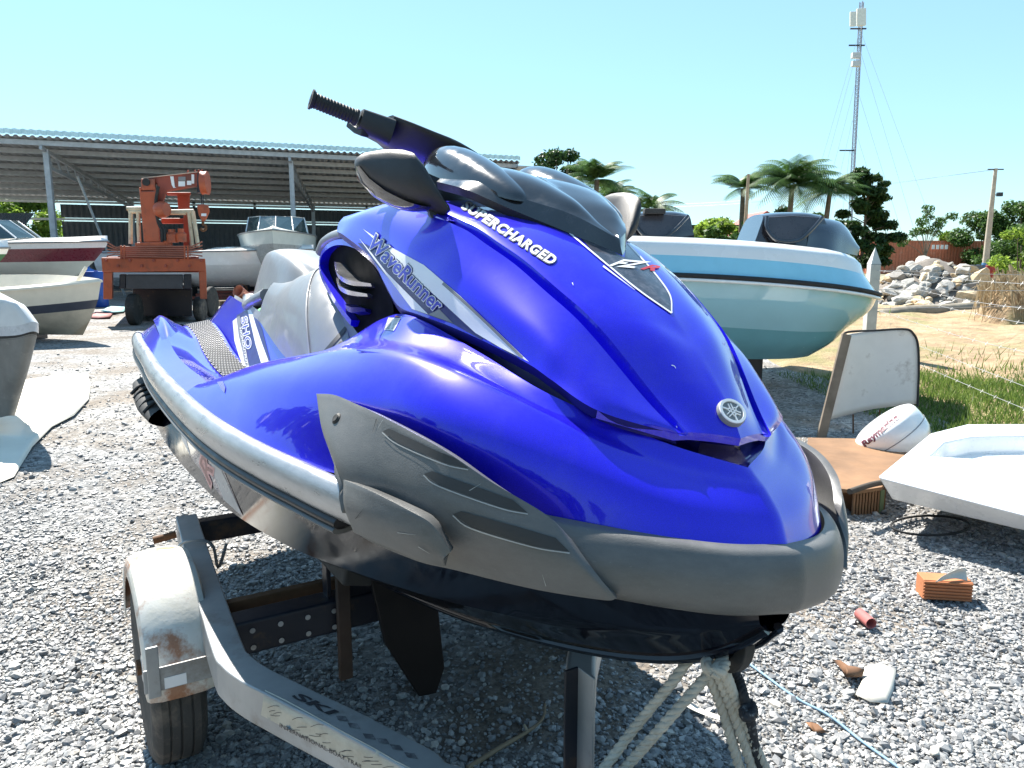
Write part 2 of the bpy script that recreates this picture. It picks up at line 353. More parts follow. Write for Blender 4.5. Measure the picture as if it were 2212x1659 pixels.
# --- hood: side panels, top, lip
hb_ = [(-.188, .112, .62), (-.251, .225, .644), (-.341, .26, .679), (-.401, .27, .697), (-.536, .29, .722), (-.663, .305, .739), (-.775, .31, .748), (-.888, .31, .759), (-.981, .31, .806), (-1.083, .31, .863), (-1.307, .30, .916), (-1.433, .28, .932)]
hg_ = [(-.18, .112, .624), (-.24, .135, .666), (-.33, .17, .741), (-.39, .19, .785), (-.463, .21, .825), (-.55, .23, .87), (-.634, .25, .905), (-.70, .26, .93), (-.781, .268, .95), (-.92, .25, .984), (-1.15, .24, 1.007), (-1.476, .25, .978)]
hm_ = [tuple((np.array(a)+np.array(b))/2+np.array([0, d, d*.4])) for a, b, d in zip(hb_, hg_, [.0, .012, .018, .02, .022, .022, .022, .022, .02, .018, .016, .005])]
spart('side_panel', [loft([hb_, hm_, hg_], 90, 18), loft([hg_[8:], [(x, y*.5, z+.012) for x, y, z in hg_[8:]], [(x, 0, z+.016) for x, y, z in hg_[8:]]], 24, 8)], MAT['blue'], key='side')
lipb = [(x-.004, y-.012, z-.018) for x, y, z in hb_]
spart('panel_return', [np.array([crom(hb_, 90), crom(lipb, 90)])], MAT['navyv'], smooth=60)
hc_ = [(-.149, 0, .622), (-.179, 0, .661), (-.262, 0, .739), (-.31, 0, .777), (-.358, 0, .816), (-.43, 0, .864), (-.516, 0, .917), (-.62, 0, .955), (-.78, 0, .99)]
hgt = hg_[:9]+[(-.95, .262, .985)]; hc_ = hc_+[(-.95, 0, 1.02)]
rg = [(x, y-.004, z-.024*min(1, .2+i*.5)) for i, (x, y, z) in enumerate(hgt)]; r0 = [(x, y-.020, z-.022*min(1, .2+i*.5)) for i, (x, y, z) in enumerate(hgt)]; r1 = [(x, y-.021, z+.010*min(1, i*.5)) for i, (x, y, z) in enumerate(hgt)]; r2 = [(x, y-.028, z+.001+.015*min(1, i*.5)) for i, (x, y, z) in enumerate(hgt)]
rm = [tuple(np.array(a)*.5+np.array(b)*.5+np.array([0, 0, .014*min(1, .1+i*.45)])) for i, (a, b) in enumerate(zip(r2, hc_))]
ht_ = loft([r2, rm, hc_], 80, 18)
spart('hood_groove', [loft([hgt, rg, r0], 80, 7)], MAT['blue'], smooth=25)
spart('hood_top', [loft([r0, r1], 80, 3), loft([r1, r2], 80, 2), loft([r2, rm, hc_], 80, 18)], MAT['blue'], key='hood', smooth=28)
fl = [tuple(p) for p in ht_[::-1, 0][::3]]+[r2[0], (-.187, .112, .622), hb_[1]]
spart('hood_lip', [np.array([fl, [(x-.002, y, z-.013) for x, y, z in fl], [(x-.05, y*.92, z-.022) for x, y, z in fl]])], MAT['blue'], smooth=25)
# --- inner body that closes the space under the hood
lin = [[(-.22, y, .56) for y in (0, .06, .10)], [(-.5, y, .60) for y in (0, .15, .25)], [(-1.0, y, .60) for y in (0, .15, .27)], [(-1.6, y, .50) for y in (0, .15, .26)]]
lt = [[(-.25, y, .62) for y in (0, .06, .10)], [(-.5, y, .80) for y in (0, .10, .17)], [(-1.0, y, .93) for y in (0, .15, .22)], [(-1.6, y, .84) for y in (0, .15, .22)]]
side = [[a[2], b[2]] for a, b in zip(lin, lt)]
spart('inner_body', [np.array(lt), np.array(side)], MAT['navyv'], smooth=30)
# --- visor
ve = [PY(943, 392, .205), PY(1000, 407, .205), PY(1050, 428, .182), PY(1100, 450, .152), PY(1150, 471, .122), PY(1200, 491, .094), PY(1240, 508, .069), PY(1280, 526, .044), np.array([-.52, 0, .917])]
ve[-1] = PY(1345, 552, 0)
vk = [(p[0]-.004, p[1]*.93, p[2]+h) for p, h in zip(ve, [.012, .016, .022, .028, .033, .037, .038, .036, .028])]
vk[-1] = (ve[-1][0]-.018, 0, ve[-1][2]+.032)
vr = [(p[0]-.02*i/8, p[1]*.56, p[2]+h) for i, (p, h) in enumerate(zip(ve, [.055, .06, .066, .069, .068, .064, .056, .046, .030]))]
vr[-1] = (ve[-1][0]-.020, 0, ve[-1][2]+.034)
vcx = [-1.08, -.99, -.90, -.83, -.76, -.69, -.635, -.585, -.538]; vcz = [1.128, 1.121, 1.105, 1.087, 1.060, 1.030, 1.000, .972, .945]
vc = [(x, 0, z) for x, z in zip(vcx, vcz)]
spart('visor', [loft([ve, vk], 60, 3), loft([vk, vr, vc], 60, 12)], MAT['visor'], key='visor', smooth=24)
spart('visor_seal', [np.array([crom(ve, 40), crom([(p[0]-.01, p[1]*.95, p[2]-.016) for p in ve], 40)])], MAT['rubber'], smooth=60)
for s in (1, -1):                                     # raised gauge bulges
    c = np.array([-.93, .13, 1.062]); ax = np.array([.225, 0, -.052]); n = 22; g = []
    for i in range(n):
        th = math.pi*i/(n-1); row = []
        for j in range(15):
            ph = math.pi*j/14-.15
            rr = math.sin(th)**.75; x = -math.cos(th)
            row.append(c+ax*x+np.array([0, .062*rr*math.cos(ph)*(1-.25*x), .066*rr*math.sin(ph)*(1-.35*x)]))
        g.append(row)
    MB().grid(toW(np.array(g)*[1, s, 1])).build('gauge_bulge', MAT['visor'], ski, smooth=60)
# --- mirrors
msec = [((773, 346), (774, 357), .445, .012), ((778, 338), (778, 366), .438, .030), ((792, 329), (790, 384), .425, .05), ((830, 322), (822, 408), .40, .065), ((866, 322), (855, 424), .375, .068), ((886, 327), (872, 432), .362, .064), ((908, 352), (900, 442), .338, .052), ((930, 390), (922, 450), .312, .042), ((948, 420), (936, 460), .29, .036), ((963, 444), (945, 474), .272, .03)]
for s in (1, -1):
    g = []; gc = []
    for (a, b, y, t) in [(a, b, .25+(y-.272)*.78, t) for a, b, y, t in msec]:
        A = PY(a[0], a[1], y); Bp = PY(b[0], b[1], y); c = (A+Bp)/2; h = (A-Bp)/2; row = []
        for j in range(21):
            ph = 2*math.pi*j/20; e = lambda v: math.copysign(abs(v)**.8, v)
            row.append(c+h*e(math.cos(ph))+np.array([-t*.25+t*e(math.sin(ph)), 0, 0]))
        g.append(row)
        if y > .277: gc.append([c+(h*math.cos(ph)*1.02)+np.array([-t*.25+t*1.02*math.sin(ph), 0, -.004-.016*math.sin(math.pi*(y-.277)/.105)]) for ph in np.linspace(math.pi*.76, math.pi*1.24, 12)])
    if s < 0: g = [[p+np.array([0, -.03, .035])*i/9. for p in r_] for i, r_ in zip(range(9, -1, -1), g)]; gc = [[p+np.array([0, -.027, .032]) for p in r_] for r_ in gc]   # the port mirror is folded a little higher
    m_ = MB().grid(toW(np.array(g)*[1, s, 1])); m_.add(toW(np.array(g[0])*[1, s, 1]), [tuple(range(20))]); m_.add(toW(np.array(g[-1])*[1, s, 1]), [tuple(range(20))])
    mo = m_.build('mirror', MAT['black'], ski, smooth=45)
    MB().grid(toW(np.array(gc)*[1, s, 1])).build('mirror_cap', MAT['visor'], mo, smooth=50)
    P = [PY(950, 455, .254), PY(944, 464, .24), PY(938, 474, .225)]
    MB().tube(toW(np.array(P)*[1, s, 1]), [.024, .022, .022], 12).build('mirror_foot', MAT['black'], mo, smooth=40)
# --- handlebar, steered so that the port grip swings aft and down
def turn(p, s):
    p = np.array(p, float)
    if s < 0: p[..., 0] -= .7*p[..., 1]; p[..., 2] -= .38*p[..., 1]; p[..., 1] *= -1
    return p
for s in (1, -1):
    a = PY(671, 214, .425); b = PY(772, 255, .305); n = 60; P = [a+(b-a)*t for t in np.linspace(0, 1, n)]
    rad = [.026 if i < 3 else .0225 if i < 5 else .0185+.0016*((i//2) % 2) for i in range(n)]; rad[-4:] = [.022]*4
    grip = MB().tube(toW(turn(np.array(P), s)), rad, 16).build('handlebar_grip', MAT['rubber'], ski, smooth=30)
    MB().tube(toW(turn(np.array([a-(b-a)*.012, a+(b-a)*.01]), s)), .014, 14).build('bar_end', MAT['black'], grip, smooth=30)
    c = PY(775, 259, .30); d = PY(842, 288, .215); up = np.array([0, 0, 1.]); ax = (d-c)/np.linalg.norm(d-c); sd = np.cross(ax, up); sd /= np.linalg.norm(sd); uu = np.cross(sd, ax)
    prof = lambda w, h: [(w*math.copysign(abs(math.cos(t))**.55, math.cos(t)), h*math.copysign(abs(math.sin(t))**.55, math.sin(t))) for t in np.linspace(0, 2*math.pi, 21)[:-1]]
    g = []
    for t, w, h, dz in ((0, .012, .018, .006), (.02, .026, .026, .003), (.35, .031, .031, 0), (.75, .033, .034, 0), (1, .033, .036, 0)):
        g.append([c+(d-c)*t+sd*x+uu*(y+dz) for x, y in prof(w, h)])
    g = turn(np.array(g), s); m_ = MB().grid(toW(g), True); m_.add(toW(g[0]), [tuple(range(20))])
    m_.build('switch_housing', MAT['black'], ski, smooth=35)
    p0 = PY(757, 268, .30); p1 = PY(790, 288, .285)     # start lever stub
    MB().sweep(toW(turn(np.array([p0, (p0+p1)/2+[0, 0, -.004], p1]), s)), [(-.012, -.01), (.012, -.01), (.012, .008), (-.012, .008)], up=_k3).build('lever', MAT['black'], ski, bevel=.004)
csec = [((843, 250), (821, 309), .213, .04), ((880, 265), (848, 330), .175, .05), ((922, 284), (888, 352), .12, .065), ((965, 303), (925, 378), .06, .08), ((1000, 324), (950, 392), 0, .09)]
rows = []
for (a, b, y, t) in csec:
    A = PY(a[0], a[1], y); Bp = PY(b[0], b[1], y); c = (A+Bp)/2; h = (A-Bp)/2
    rows.append([c+h*math.copysign(abs(math.cos(p))**.6, math.cos(p))+np.array([t*math.copysign(abs(math.sin(p))**.6, math.sin(p)), 0, 0]) for p in np.linspace(0, 2*math.pi, 29)])
rows = np.array(rows); full = np.vstack([rows, turn(rows[:-1], -1)[::-1]])
mb = MB().grid(toW(np.stack([crom(full[:, j], 41) for j in range(29)], 1))); mb.add(toW(rows[0]), [tuple(range(28))]); mb.add(toW(turn(rows[0], -1)), [tuple(range(28))])
mb.build('handlebar_cover', MAT['black'], ski, smooth=32)
pc = lambda x, z, a, b: [(x+a*math.cos(t), b*math.sin(t), z) for t in np.linspace(0, 2*math.pi, 25)]
MB().grid(toW(np.array([pc(-1.28, 1.17, .075, .10), pc(-1.24, 1.10, .085, .125), pc(-1.19, 1.06, .10, .13), pc(-1.14, 1.02, .14, .16), pc(-1.08, .95, .20, .2)]))).build('steering_column', MAT['black'], ski, smooth=45)
# --- seat
def seatsec(x, zt, wt, zs, ws, zm, wm, zb, wb, k=0): return [(x-k*max(z-.58, 0), y, z) for y, z in ((0, zt), (wt*.55, zt-.004), (wt, zt-.016), (ws, zs), (wm, zm), (wb, zb))]
ss = [seatsec(-1.20, .845, .12, .80, .18, .70, .235, .60, .27, 1.9), seatsec(-1.28, .858, .13, .815, .20, .70, .268, .55, .302, 1.9), seatsec(-1.45, .855, .14, .81, .215, .70, .285, .52, .312, 1.6), seatsec(-1.75, .83, .15, .785, .22, .69, .28, .535, .302, 1.1), seatsec(-2.05, .80, .15, .76, .21, .69, .255, .575, .28, .5), seatsec(-2.34, .80, .14, .765, .195, .71, .23, .615, .252)]
gs = np.array([crom(np.array(ss)[:, i], 40) for i in range(6)]); gs = np.stack([crom(gs[:, i], 24) for i in range(40)], 1)
seat = spart('seat', [gs], MAT['seat'], key='seat', smooth=60)
front = np.array(ss[0]); MBf = MB(); fr = np.vstack([front, mir(front)[::-1]])
MBf.add(toW(fr), [tuple(range(len(fr)))]).build('seat_front', MAT['seat'], ski)
s2 = [seatsec(-2.06, .81, .10, .79, .14, .75, .18, .69, .20), seatsec(-2.20, .865, .13, .835, .175, .77, .20, .66, .23), seatsec(-2.42, .895, .14, .86, .175, .78, .195, .66, .215), seatsec(-2.65, .905, .125, .865, .155, .78, .175, .66, .195), seatsec(-2.82, .88, .10, .85, .125, .78, .145, .66, .165), seatsec(-2.88, .80, .07, .78, .09, .74, .11, .66, .13)]
gs2 = np.array([crom(np.array(s2)[:, i], 40) for i in range(6)]); gs2 = np.stack([crom(gs2[:, i], 24) for i in range(40)], 1)
spart('passenger_seat', [gs2], MAT['seat'], smooth=60)
spart('seat_base', [np.array([[(-2.2, .255, .63), (-2.6, .235, .66), (-3.0, .2, .67), (-3.08, .16, .66)], [(-2.2, .25, .55), (-2.6, .245, .6), (-3.0, .22, .60), (-3.2, .18, .58)]])], MAT['greytrim'], smooth=40)
for s in (1, -1):                                     # grab handle loop beside the seat
    P = crom([(-2.40, .21, .70), (-2.5, .225, .67), (-2.62, .22, .645), (-2.72, .20, .66)], 20)*[1, s, 1]
    MB().tube(toW(P), .03, 10).build('seat_bulge', MAT['seat'], ski, smooth=60)
    P = crom([gs[i, 15]+np.array([0, .002, .001]) for i in range(3, 24)], 40)*[1, s, 1]
    MB().tube(toW(P), .0035, 6).build('seat_seam', MAT['greytrim'], ski, smooth=60)
    # side vent: blue ring, two bright louvres, throat blackened to carry its recess shade
    th = np.array([[PY(690, 555, .24), PY(735, 530, .265), PY(785, 545, .285), PY(845, 640, .29)], [PY(697, 600, .25), PY(740, 590, .262), PY(790, 610, .272), PY(850, 670, .28)], [PY(745, 680, .27), PY(770, 690, .268), PY(800, 700, .268), PY(845, 700, .285)], [PY(790, 745, .28), PY(800, 740, .275), PY(815, 735, .28), PY(830, 715, .29)]])
    MB().grid(toW(loft(th, 24, 24)*[1, s, 1])).build('vent_throat', plain('vent_recess_shade', (.005, .005, .006), .8, spec=.05), ski, smooth=60)
    P = crom([PY(850, 620, .262), PY(805, 552, .268), PY(768, 528, .270), PY(732, 526, .268), PY(706, 545, .266), PY(699, 575, .265), PY(707, 605, .268), PY(735, 655, .275), PY(768, 698, .278)], 48)*[1, s, 1]
    MB().sweep(toW(P), [(-.008, -.014), (.008, -.012), (.011, 0), (.008, .012), (-.008, .014)], up=-_r3*s).build('vent_ring', MAT['blue'], ski, smooth=50)
    for q in ([(738, 572), (752, 598), (778, 614), (815, 618)], [(742, 606), (756, 625), (778, 636), (806, 640)], [(765, 662), (778, 672), (800, 672)]):
        P = crom([PY(a, b, .272+.012*math.sin(math.pi*i/(len(q)-1))) for i, (a, b) in enumerate(q)], 16)*[1, s, 1]
        w = [.4+.6*math.sin(math.pi*(.12+.8*i/15)) for i in range(16)]
        MB().sweep(toW(P), [(-.008, -.034), (.005, -.028), (.010, .0), (.005, .028), (-.008, .034)], up=-_r3*s, scale=w).build('vent_louvre', MAT['chrome'] if q[0][1] < 650 else MAT['navyv'], ski, smooth=40)
    P = crom([PY(845, 590, .25), PY(800, 535, .255), PY(768, 510, .258), PY(735, 508, .258), PY(705, 522, .252), PY(693, 545, .25)], 30)*[1, s, 1]
    MB().tube(toW(P), .017, 10).build('vent_cowl', MAT['seat'], ski, smooth=60)
# --- grey bow bumper
bt = [(-.34, .378, .478), (-.25, .318, .482), (-.17, .25, .484), (-.10, .17, .483), (-.052, .09, .482), (-.03, 0, .482)]
bo = [(-.325, .40, .468), (-.232, .335, .472), (-.15, .262, .474), (-.078, .178, .474), (-.027, .094, .473), (-.004, 0, .473)]
bm_ = [(-.31, .412, .43), (-.215, .345, .43), (-.134, .27, .43), (-.062, .183, .43), (-.010, .097, .43), (.012, 0, .43)]
bl = [(-.32, .395, .39), (-.225, .332, .388), (-.142, .26, .386), (-.07, .177, .385), (-.019, .094, .384), (.003, 0, .384)]
bu = [(-.36, .33, .378), (-.27, .27, .376), (-.20, .2, .375), (-.13, .13, .374), (-.08, .06, .374), (-.06, 0, .374)]
bt, bo, bm_, bl, bu = [wd_(P, [1.02, 1.04, 1.07, 1.11, 1.14, 1]) for P in (bt, bo, bm_, bl, bu)]
spart('bow_bumper', [loft([bt, bo, bm_, bl, bu], 50, 20)], MAT['bumper'], key='bow', smooth=35)
# --- side bumper panels with three slots, and the rail shoe
pt = [PY(683, 850, .515), PY(722, 853, .507), PY(770, 873, .50), PY(830, 902, .488), PY(950, 967, .455), PY(1060, 1040, .412), PY(1180, 1112, .350), PY(1235, 1165, .315)]
pb = [PY(741, 1035, .525), PY(748, 1080, .525), PY(770, 1150, .515), PY(890, 1208, .46), PY(985, 1232, .425), PY(1150, 1272, .358), PY(1300, 1296, .285), PY(1332, 1293, .27)]
pm = [tuple((np.array(a)+np.array(b))/2+np.array([.004, d, 0])) for a, b, d in zip(pt, pb, [.012, .02, .024, .026, .024, .018, .010, .004])]
sp = loft([pt, pm, pb], 70, 22)
def shell(name, g, mat, th, bev, key):
    for s in (1, -1):
        m_ = MB().grid(toW(g*[1, s, 1]))
        if s == 1: surf(m_, key)
        m_.build(name, mat, ski, smooth=50, solid=th, bevel=bev, outward=W((g[..., 0].mean(), 0, .4)))
shell('side_bumper', sp, MAT['bumper'], .016, .005, 'panel')
qt = [PY(742, 1036, .548), PY(800, 1060, .535), (PY(890, 1106, .505)), PY(935, 1135, .485), PY(974, 1192, .462)]
qb = [PY(764, 1150, .543), PY(810, 1170, .528), PY(900, 1208, .492), PY(940, 1222, .474), PY(963, 1222, .462)]
shell('rail_shoe', loft([qt, [tuple((np.array(a)+np.array(b))/2+np.array([0, .008, 0])) for a, b in zip(qt, qb)], qb], 24, 10), MAT['bumper'], .03, .008, 'panel')
# ------------------------------------------------------------------ stickers, seams and badges laid on the ski's own surfaces
BV = {}
def bvh(keys):
    if keys not in BV:
        v = []; f = []
        for k, m in SURF:
            if k in keys.split(','): f += [tuple(i+len(v) for i in q) for q in m.f]; v += m.v
        BV[keys] = BVHTree.FromPolygons([Vector(p) for p in v], f)
    return BV[keys]
def hit(u, v, keys):
    d = Vector(ray(u, v)).normalized(); p, n, i, t = bvh(keys).ray_cast(Vector(C0), d)
    if p is None: return None, None
    if n.dot(d) > 0: n = -n
    return p, n
def refine(bm, L):
    for _ in range(6):
        es = [e for e in bm.edges if e.calc_length() > L]
        if not es: break
        bmesh.ops.subdivide_edges(bm, edges=es, cuts=1); bmesh.ops.triangulate(bm, faces=bm.faces)
def lay(bm, name, mat, keys, layer, parent=None, thick=0):
    vm = {}; off = .0012+.0007*layer
    for v in bm.verts:
        p, n = hit(v.co.x, v.co.y, keys)
        if p is not None: vm[v] = p+n*off
    vl = list(vm); ix = {v: i for i, v in enumerate(vl)}; fs = []
    for f in bm.faces:
        if all(v in vm for v in f.verts):
            c = [vm[v] for v in f.verts]
            if max((c[i]-c[i-1]).length for i in range(3)) < (.35 if keys in ('well', 'hull') else .05): fs.append(tuple(ix[v] for v in f.verts))
    bm.free()
    if not fs: print('no surface for', name); return None
    return MB().add([vm[v] for v in vl], fs).build(name, mat, parent or ski, smooth=60, merge=False)
def patch(poly, name, mat, keys, layer=0, L=14, parent=None):
    bm = bmesh.new(); f = bm.faces.new([bm.verts.new((x, y, 0)) for x, y in poly]); bmesh.ops.triangulate(bm, faces=[f]); refine(bm, L)
    return lay(bm, name, mat, keys, layer, parent)
def stroke(pts, w, name, mat, keys, layer=0, n=24, w1=None, parent=None):
    P = crom([(a, b, 0) for a, b in pts], n); bm = bmesh.new(); L = []
    for i, p in enumerate(P):
        t = P[min(i+1, n-1)]-P[max(i-1, 0)]; t /= np.linalg.norm(t); q = np.array([-t[1], t[0], 0]); ww = w if w1 is None else w+(w1-w)*i/(n-1)
        L.append((bm.verts.new(p+q*ww/2), bm.verts.new(p-q*ww/2)))
    for i in range(n-1): bm.faces.new((L[i][0], L[i+1][0], L[i+1][1], L[i][1]))
    bmesh.ops.triangulate(bm, faces=bm.faces)
    return lay(bm, name, mat, keys, layer, parent)
def textmesh(s, off=0, shear=0, space=1):
    cu = bpy.data.curves.new('letters', 'FONT'); cu.body = s; cu.offset = off; cu.shear = shear; cu.space_character = space; cu.resolution_u = 3
    o = bpy.data.objects.new('letters', cu); COL.objects.link(o); dg = bpy.context.evaluated_depsgraph_get(); dg.update()
    me = bpy.data.meshes.new_from_object(o.evaluated_get(dg)); bpy.data.objects.remove(o); bpy.data.curves.remove(cu); return me
def lettering(s, O, X, Y, name, mat, keys, layer=1, off=0, shear=0, space=1, L=9, parent=None, bend=0, rng01=None):
    m0 = textmesh(s, 0, shear, space); co = np.array([v.co[:] for v in m0.vertices]); lo = co.min(0); hi = co.max(0)
    me = textmesh(s, off, shear, space) if off else m0
    bm = bmesh.new(); bm.from_mesh(me)
    for v in bm.verts:
        a = (v.co.x-lo[0])/(hi[0]-lo[0]); b = (v.co.y-lo[1])/(hi[1]-lo[1])
        p = np.array(O)+np.array(X)*a+np.array(Y)*b+np.array(Y)*bend*4*a*(1-a); v.co = (p[0], p[1], 0)
    bmesh.ops.remove_doubles(bm, verts=bm.verts, dist=.01); bmesh.ops.triangulate(bm, faces=bm.faces); refine(bm, L)
    return lay(bm, name, mat, keys, layer, parent)
def cr(x0, y0, sc, pts): return [((x0+a/sc)*.8641, (y0+b/sc)*.8641) for a, b in pts]
c2 = lambda *p: cr(700, 200, 2.212, p)
# side graphics
patch(c2((430, 900), (470, 905), (640, 1000), (900, 1215), (1385, 1590), (1330, 1560), (1085, 1420), (960, 1350), (740, 1270), (640, 1140)), 'sticker_ground', MAT['navyv'], 'side', 0)
patch(c2((463, 825), (600, 915), (800, 1025), (1000, 1195), (1200, 1385), (1380, 1560), (1220, 1480), (1085, 1400), (960, 1265), (840, 1130), (640, 965)), 'white_stripe', MAT['white'], 'side', 1)
stroke(c2((905, 1125), (1090, 1290), (1345, 1538)), 6, 'stripe_edge', MAT['greyv'], 'side', 2)
patch(c2((440, 875), (505, 950), (590, 1060), (640, 1110), (825, 1297), (735, 1267), (600, 1090), (520, 985)), 'white_stripe', MAT['white'], 'side', 1)
patch(c2((825, 1297), (885, 1268), (960, 1345)), 'grey_corner', MAT['greyv'], 'side', 1)
O, X, Y = c2((487, 915))[0], np.array(c2((868, 1288))[0])-np.array(c2((487, 915))[0]), np.array([20, -24])
lettering('WaveRunner', O, X, Y, 'letter_edge', MAT['navyv'], 'side', 2, off=.085, space=1.02)
lettering('WaveRunner', O, X, Y, 'letter_outline', MAT['white'], 'side', 3, off=.055, space=1.02)
lettering('WaveRunner', O, X, Y, 'letters', MAT['lettblue'], 'side', 4, off=.018, space=1.02)
O, X = c2((1003, 712))[0], np.array(c2((1505, 1032))[0])-np.array(c2((1003, 712))[0])
lettering('SUPERCHARGED', O, X, np.array([10, -18]), 'letter_outline', MAT['greyv'], 'hood', 1, off=.075, shear=.35, space=1.12)
lettering('SUPERCHARGED', O, X, np.array([10, -18]), 'letters', MAT['white'], 'hood', 2, off=.03, shear=.35, space=1.12)
patch(c2((1640, 850), (1905, 985), (1915, 905), (2060, 1060), (2152, 1190), (2163, 1292), (2000, 1180), (1900, 1092), (1815, 1032), (1720, 940)), 'hood_sticker', MAT['darkv'], 'hood', 0)
stroke(c2((1600, 850), (1815, 1030), (1985, 1168), (2163, 1292)), 3.2, 'sticker_line', MAT['white'], 'hood', 1)
stroke(c2((1920, 905), (2060, 1060), (2152, 1190), (2163, 1292)), 3, 'sticker_line', MAT['white'], 'hood', 1)
stroke(c2((1785, 1032), (1960, 1165)), 4, 'sticker_line', MAT['white'], 'hood', 1, w1=.5)
lettering('FZ', c2((1818, 1032))[0], np.array([70, 6]), np.array([14, -14]), 'letters', MAT['white'], 'hood', 2, off=.04, shear=.5)
lettering('R', c2((1995, 1050))[0], np.array([34, 5]), np.array([6, -11]), 'letters', MAT['redv'], 'hood', 2, off=.04, shear=.5)
# warning label beside the hood
lb = lambda *p: cr(940, 760, 18.43, p)
patch(lb((650, 430), (1260, 470), (830, 1260), (400, 1190)), 'warning_label', MAT['white'], 'deck', 0)
patch(lb((655, 460), (1240, 490), (1180, 640), (600, 590)), 'label_band', MAT['orangev'], 'deck', 1)
for i in range(9):
    y = 640+i*62; x = 590-i*22
    stroke(lb((x, y), (x+235, y+14)), .9, 'label_line', MAT['seatdark'], 'deck', 1, n=6); stroke(lb((x+300, y+20), (x+500-i*4, y+34)), .7, 'label_line', MAT['greyv'], 'deck', 1, n=6)
# SHO graphics on the foot well wall
sh = lambda *p: cr(560, 760, 9.22, p)
patch(sh((300, 260), (640, 70), (890, 600), (1080, 1340), (600, 1470), (480, 1500), (250, 900)), 'sticker_ground', MAT['navyv'], 'well', 0)
patch(sh((555, 150), (635, 120), (740, 480), (900, 950), (1050, 1360), (880, 1410), (740, 950)), 'white_stripe', MAT['white'], 'well', 1)
patch(sh((210, 400), (300, 320), (350, 720), (440, 1120), (500, 1500), (455, 1510), (330, 1120), (250, 850)), 'white_stripe', MAT['white'], 'well', 1)
patch(sh((305, 310), (372, 270), (420, 640), (520, 1060), (595, 1460), (505, 1500), (430, 1060), (350, 660)), 'grey_stripe', MAT['greyv'], 'well', 1)
lettering('SHO', sh((405, 340))[0], np.array(sh((515, 1050))[0])-np.array(sh((405, 340))[0]), np.array([13, -5]), 'letter_outline', MAT['white'], 'well', 2, off=.06, space=1.1)
lettering('SHO', sh((405, 340))[0], np.array(sh((515, 1050))[0])-np.array(sh((405, 340))[0]), np.array([13, -5]), 'letters', MAT['lettblue'], 'well', 3, off=-.01, space=1.1)
lettering('HIGHOUTPUT', sh((375, 560))[0], np.array(sh((525, 1400))[0])-np.array(sh((375, 560))[0]), np.array([4.5, -1]), 'letters', MAT['white'], 'well', 3, off=.02)
# torn label and scuffed patch on the stern bolster
# hull graphics
hu = lambda *p: cr(420, 1040, 6.38, p)
patch(hu((150, 60), (290, 20), (660, 420), (760, 560), (1200, 1580), (1190, 1600), (900, 1340), (400, 700), (180, 180)), 'hull_sticker', plain('faded_slate_vinyl', (.05, .05, .10), .25, coat=.7, dirt=(.18, .18, .2), dirt_amt=.35, dscale=12), 'hull', 0)
patch(hu((660, 580), (735, 590), (1190, 1560), (1130, 1540), (900, 1330), (730, 900)), 'sticker_stripe', plain('pale_grey_vinyl', (.34, .36, .38), .3), 'hull', 1)
patch(hu((200, 60), (300, 60), (600, 300), (700, 560), (560, 500), (500, 560), (380, 380)), 'worn_patch', plain('worn_bare_patch', (.72, .66, .56), .5, dirt=(.25, .12, .08), dirt_amt=.35, dscale=18), 'hull', 2)
patch(hu((175, 120), (235, 120), (370, 640), (330, 560), (240, 390)), 'sticker_stripe', plain('pale_blue_grey_vinyl', (.42, .48, .55), .3), 'hull', 1)
lettering('R', hu((690, 1110))[0], np.array([6, -34])*1.0, np.array([-22, -48]), 'letter_outline', plain('pink_vinyl', (.55, .3, .3), .4), 'hull', 2, off=.07)
lettering('R', hu((690, 1110))[0], np.array([6, -34])*1.0, np.array([-22, -48]), 'letters', plain('dark_red_vinyl', (.16, .015, .02), .3), 'hull', 3)
# slots drawn flat, recess shade and lip highlight put into colour; scuffs and screw
slotm = plain('slot_shade_scuff_grey', (.03, .03, .03), .6); lipm = plain('slot_highlight_grey', (.34, .34, .33), .4)
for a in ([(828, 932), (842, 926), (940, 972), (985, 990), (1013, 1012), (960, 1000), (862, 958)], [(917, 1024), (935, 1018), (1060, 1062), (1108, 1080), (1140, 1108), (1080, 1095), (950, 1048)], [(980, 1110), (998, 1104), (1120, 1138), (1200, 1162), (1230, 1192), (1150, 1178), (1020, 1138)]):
    stroke([(x, y+3) for x, y in a[:1]+a[6:4:-1]+a[4:5]], 2.6, 'slot_lip_highlight', lipm, 'panel', 2, n=16); patch(a, 'slot', slotm, 'panel', 1)
p, n = hit(727, 904, 'panel'); p = np.array(p); n = np.array(n)
MB().lathe(p-n*.002, n, [(.011, 0), (.011, .003), (.008, .0045), (.007, .006), (.001, .006)], 18).build('screw', MAT['rubber'], ski, smooth=30)
sc = plain('scuff_grey', (.33, .33, .32), .6)
for a in ([(815, 905), (806, 935)], [(843, 885), (818, 925)], [(770, 1120), (788, 1098)], [(1015, 1060), (1040, 1045)], [(1180, 1265), (1172, 1240)], [(860, 1150), (900, 1155)], [(790, 1185), (860, 1200)], [(905, 1180), (930, 1195)]):
    stroke(a, 1.6, 'scuff', sc if a[0][0] > 830 else slotm, 'panel', 1, n=8, w1=.4)
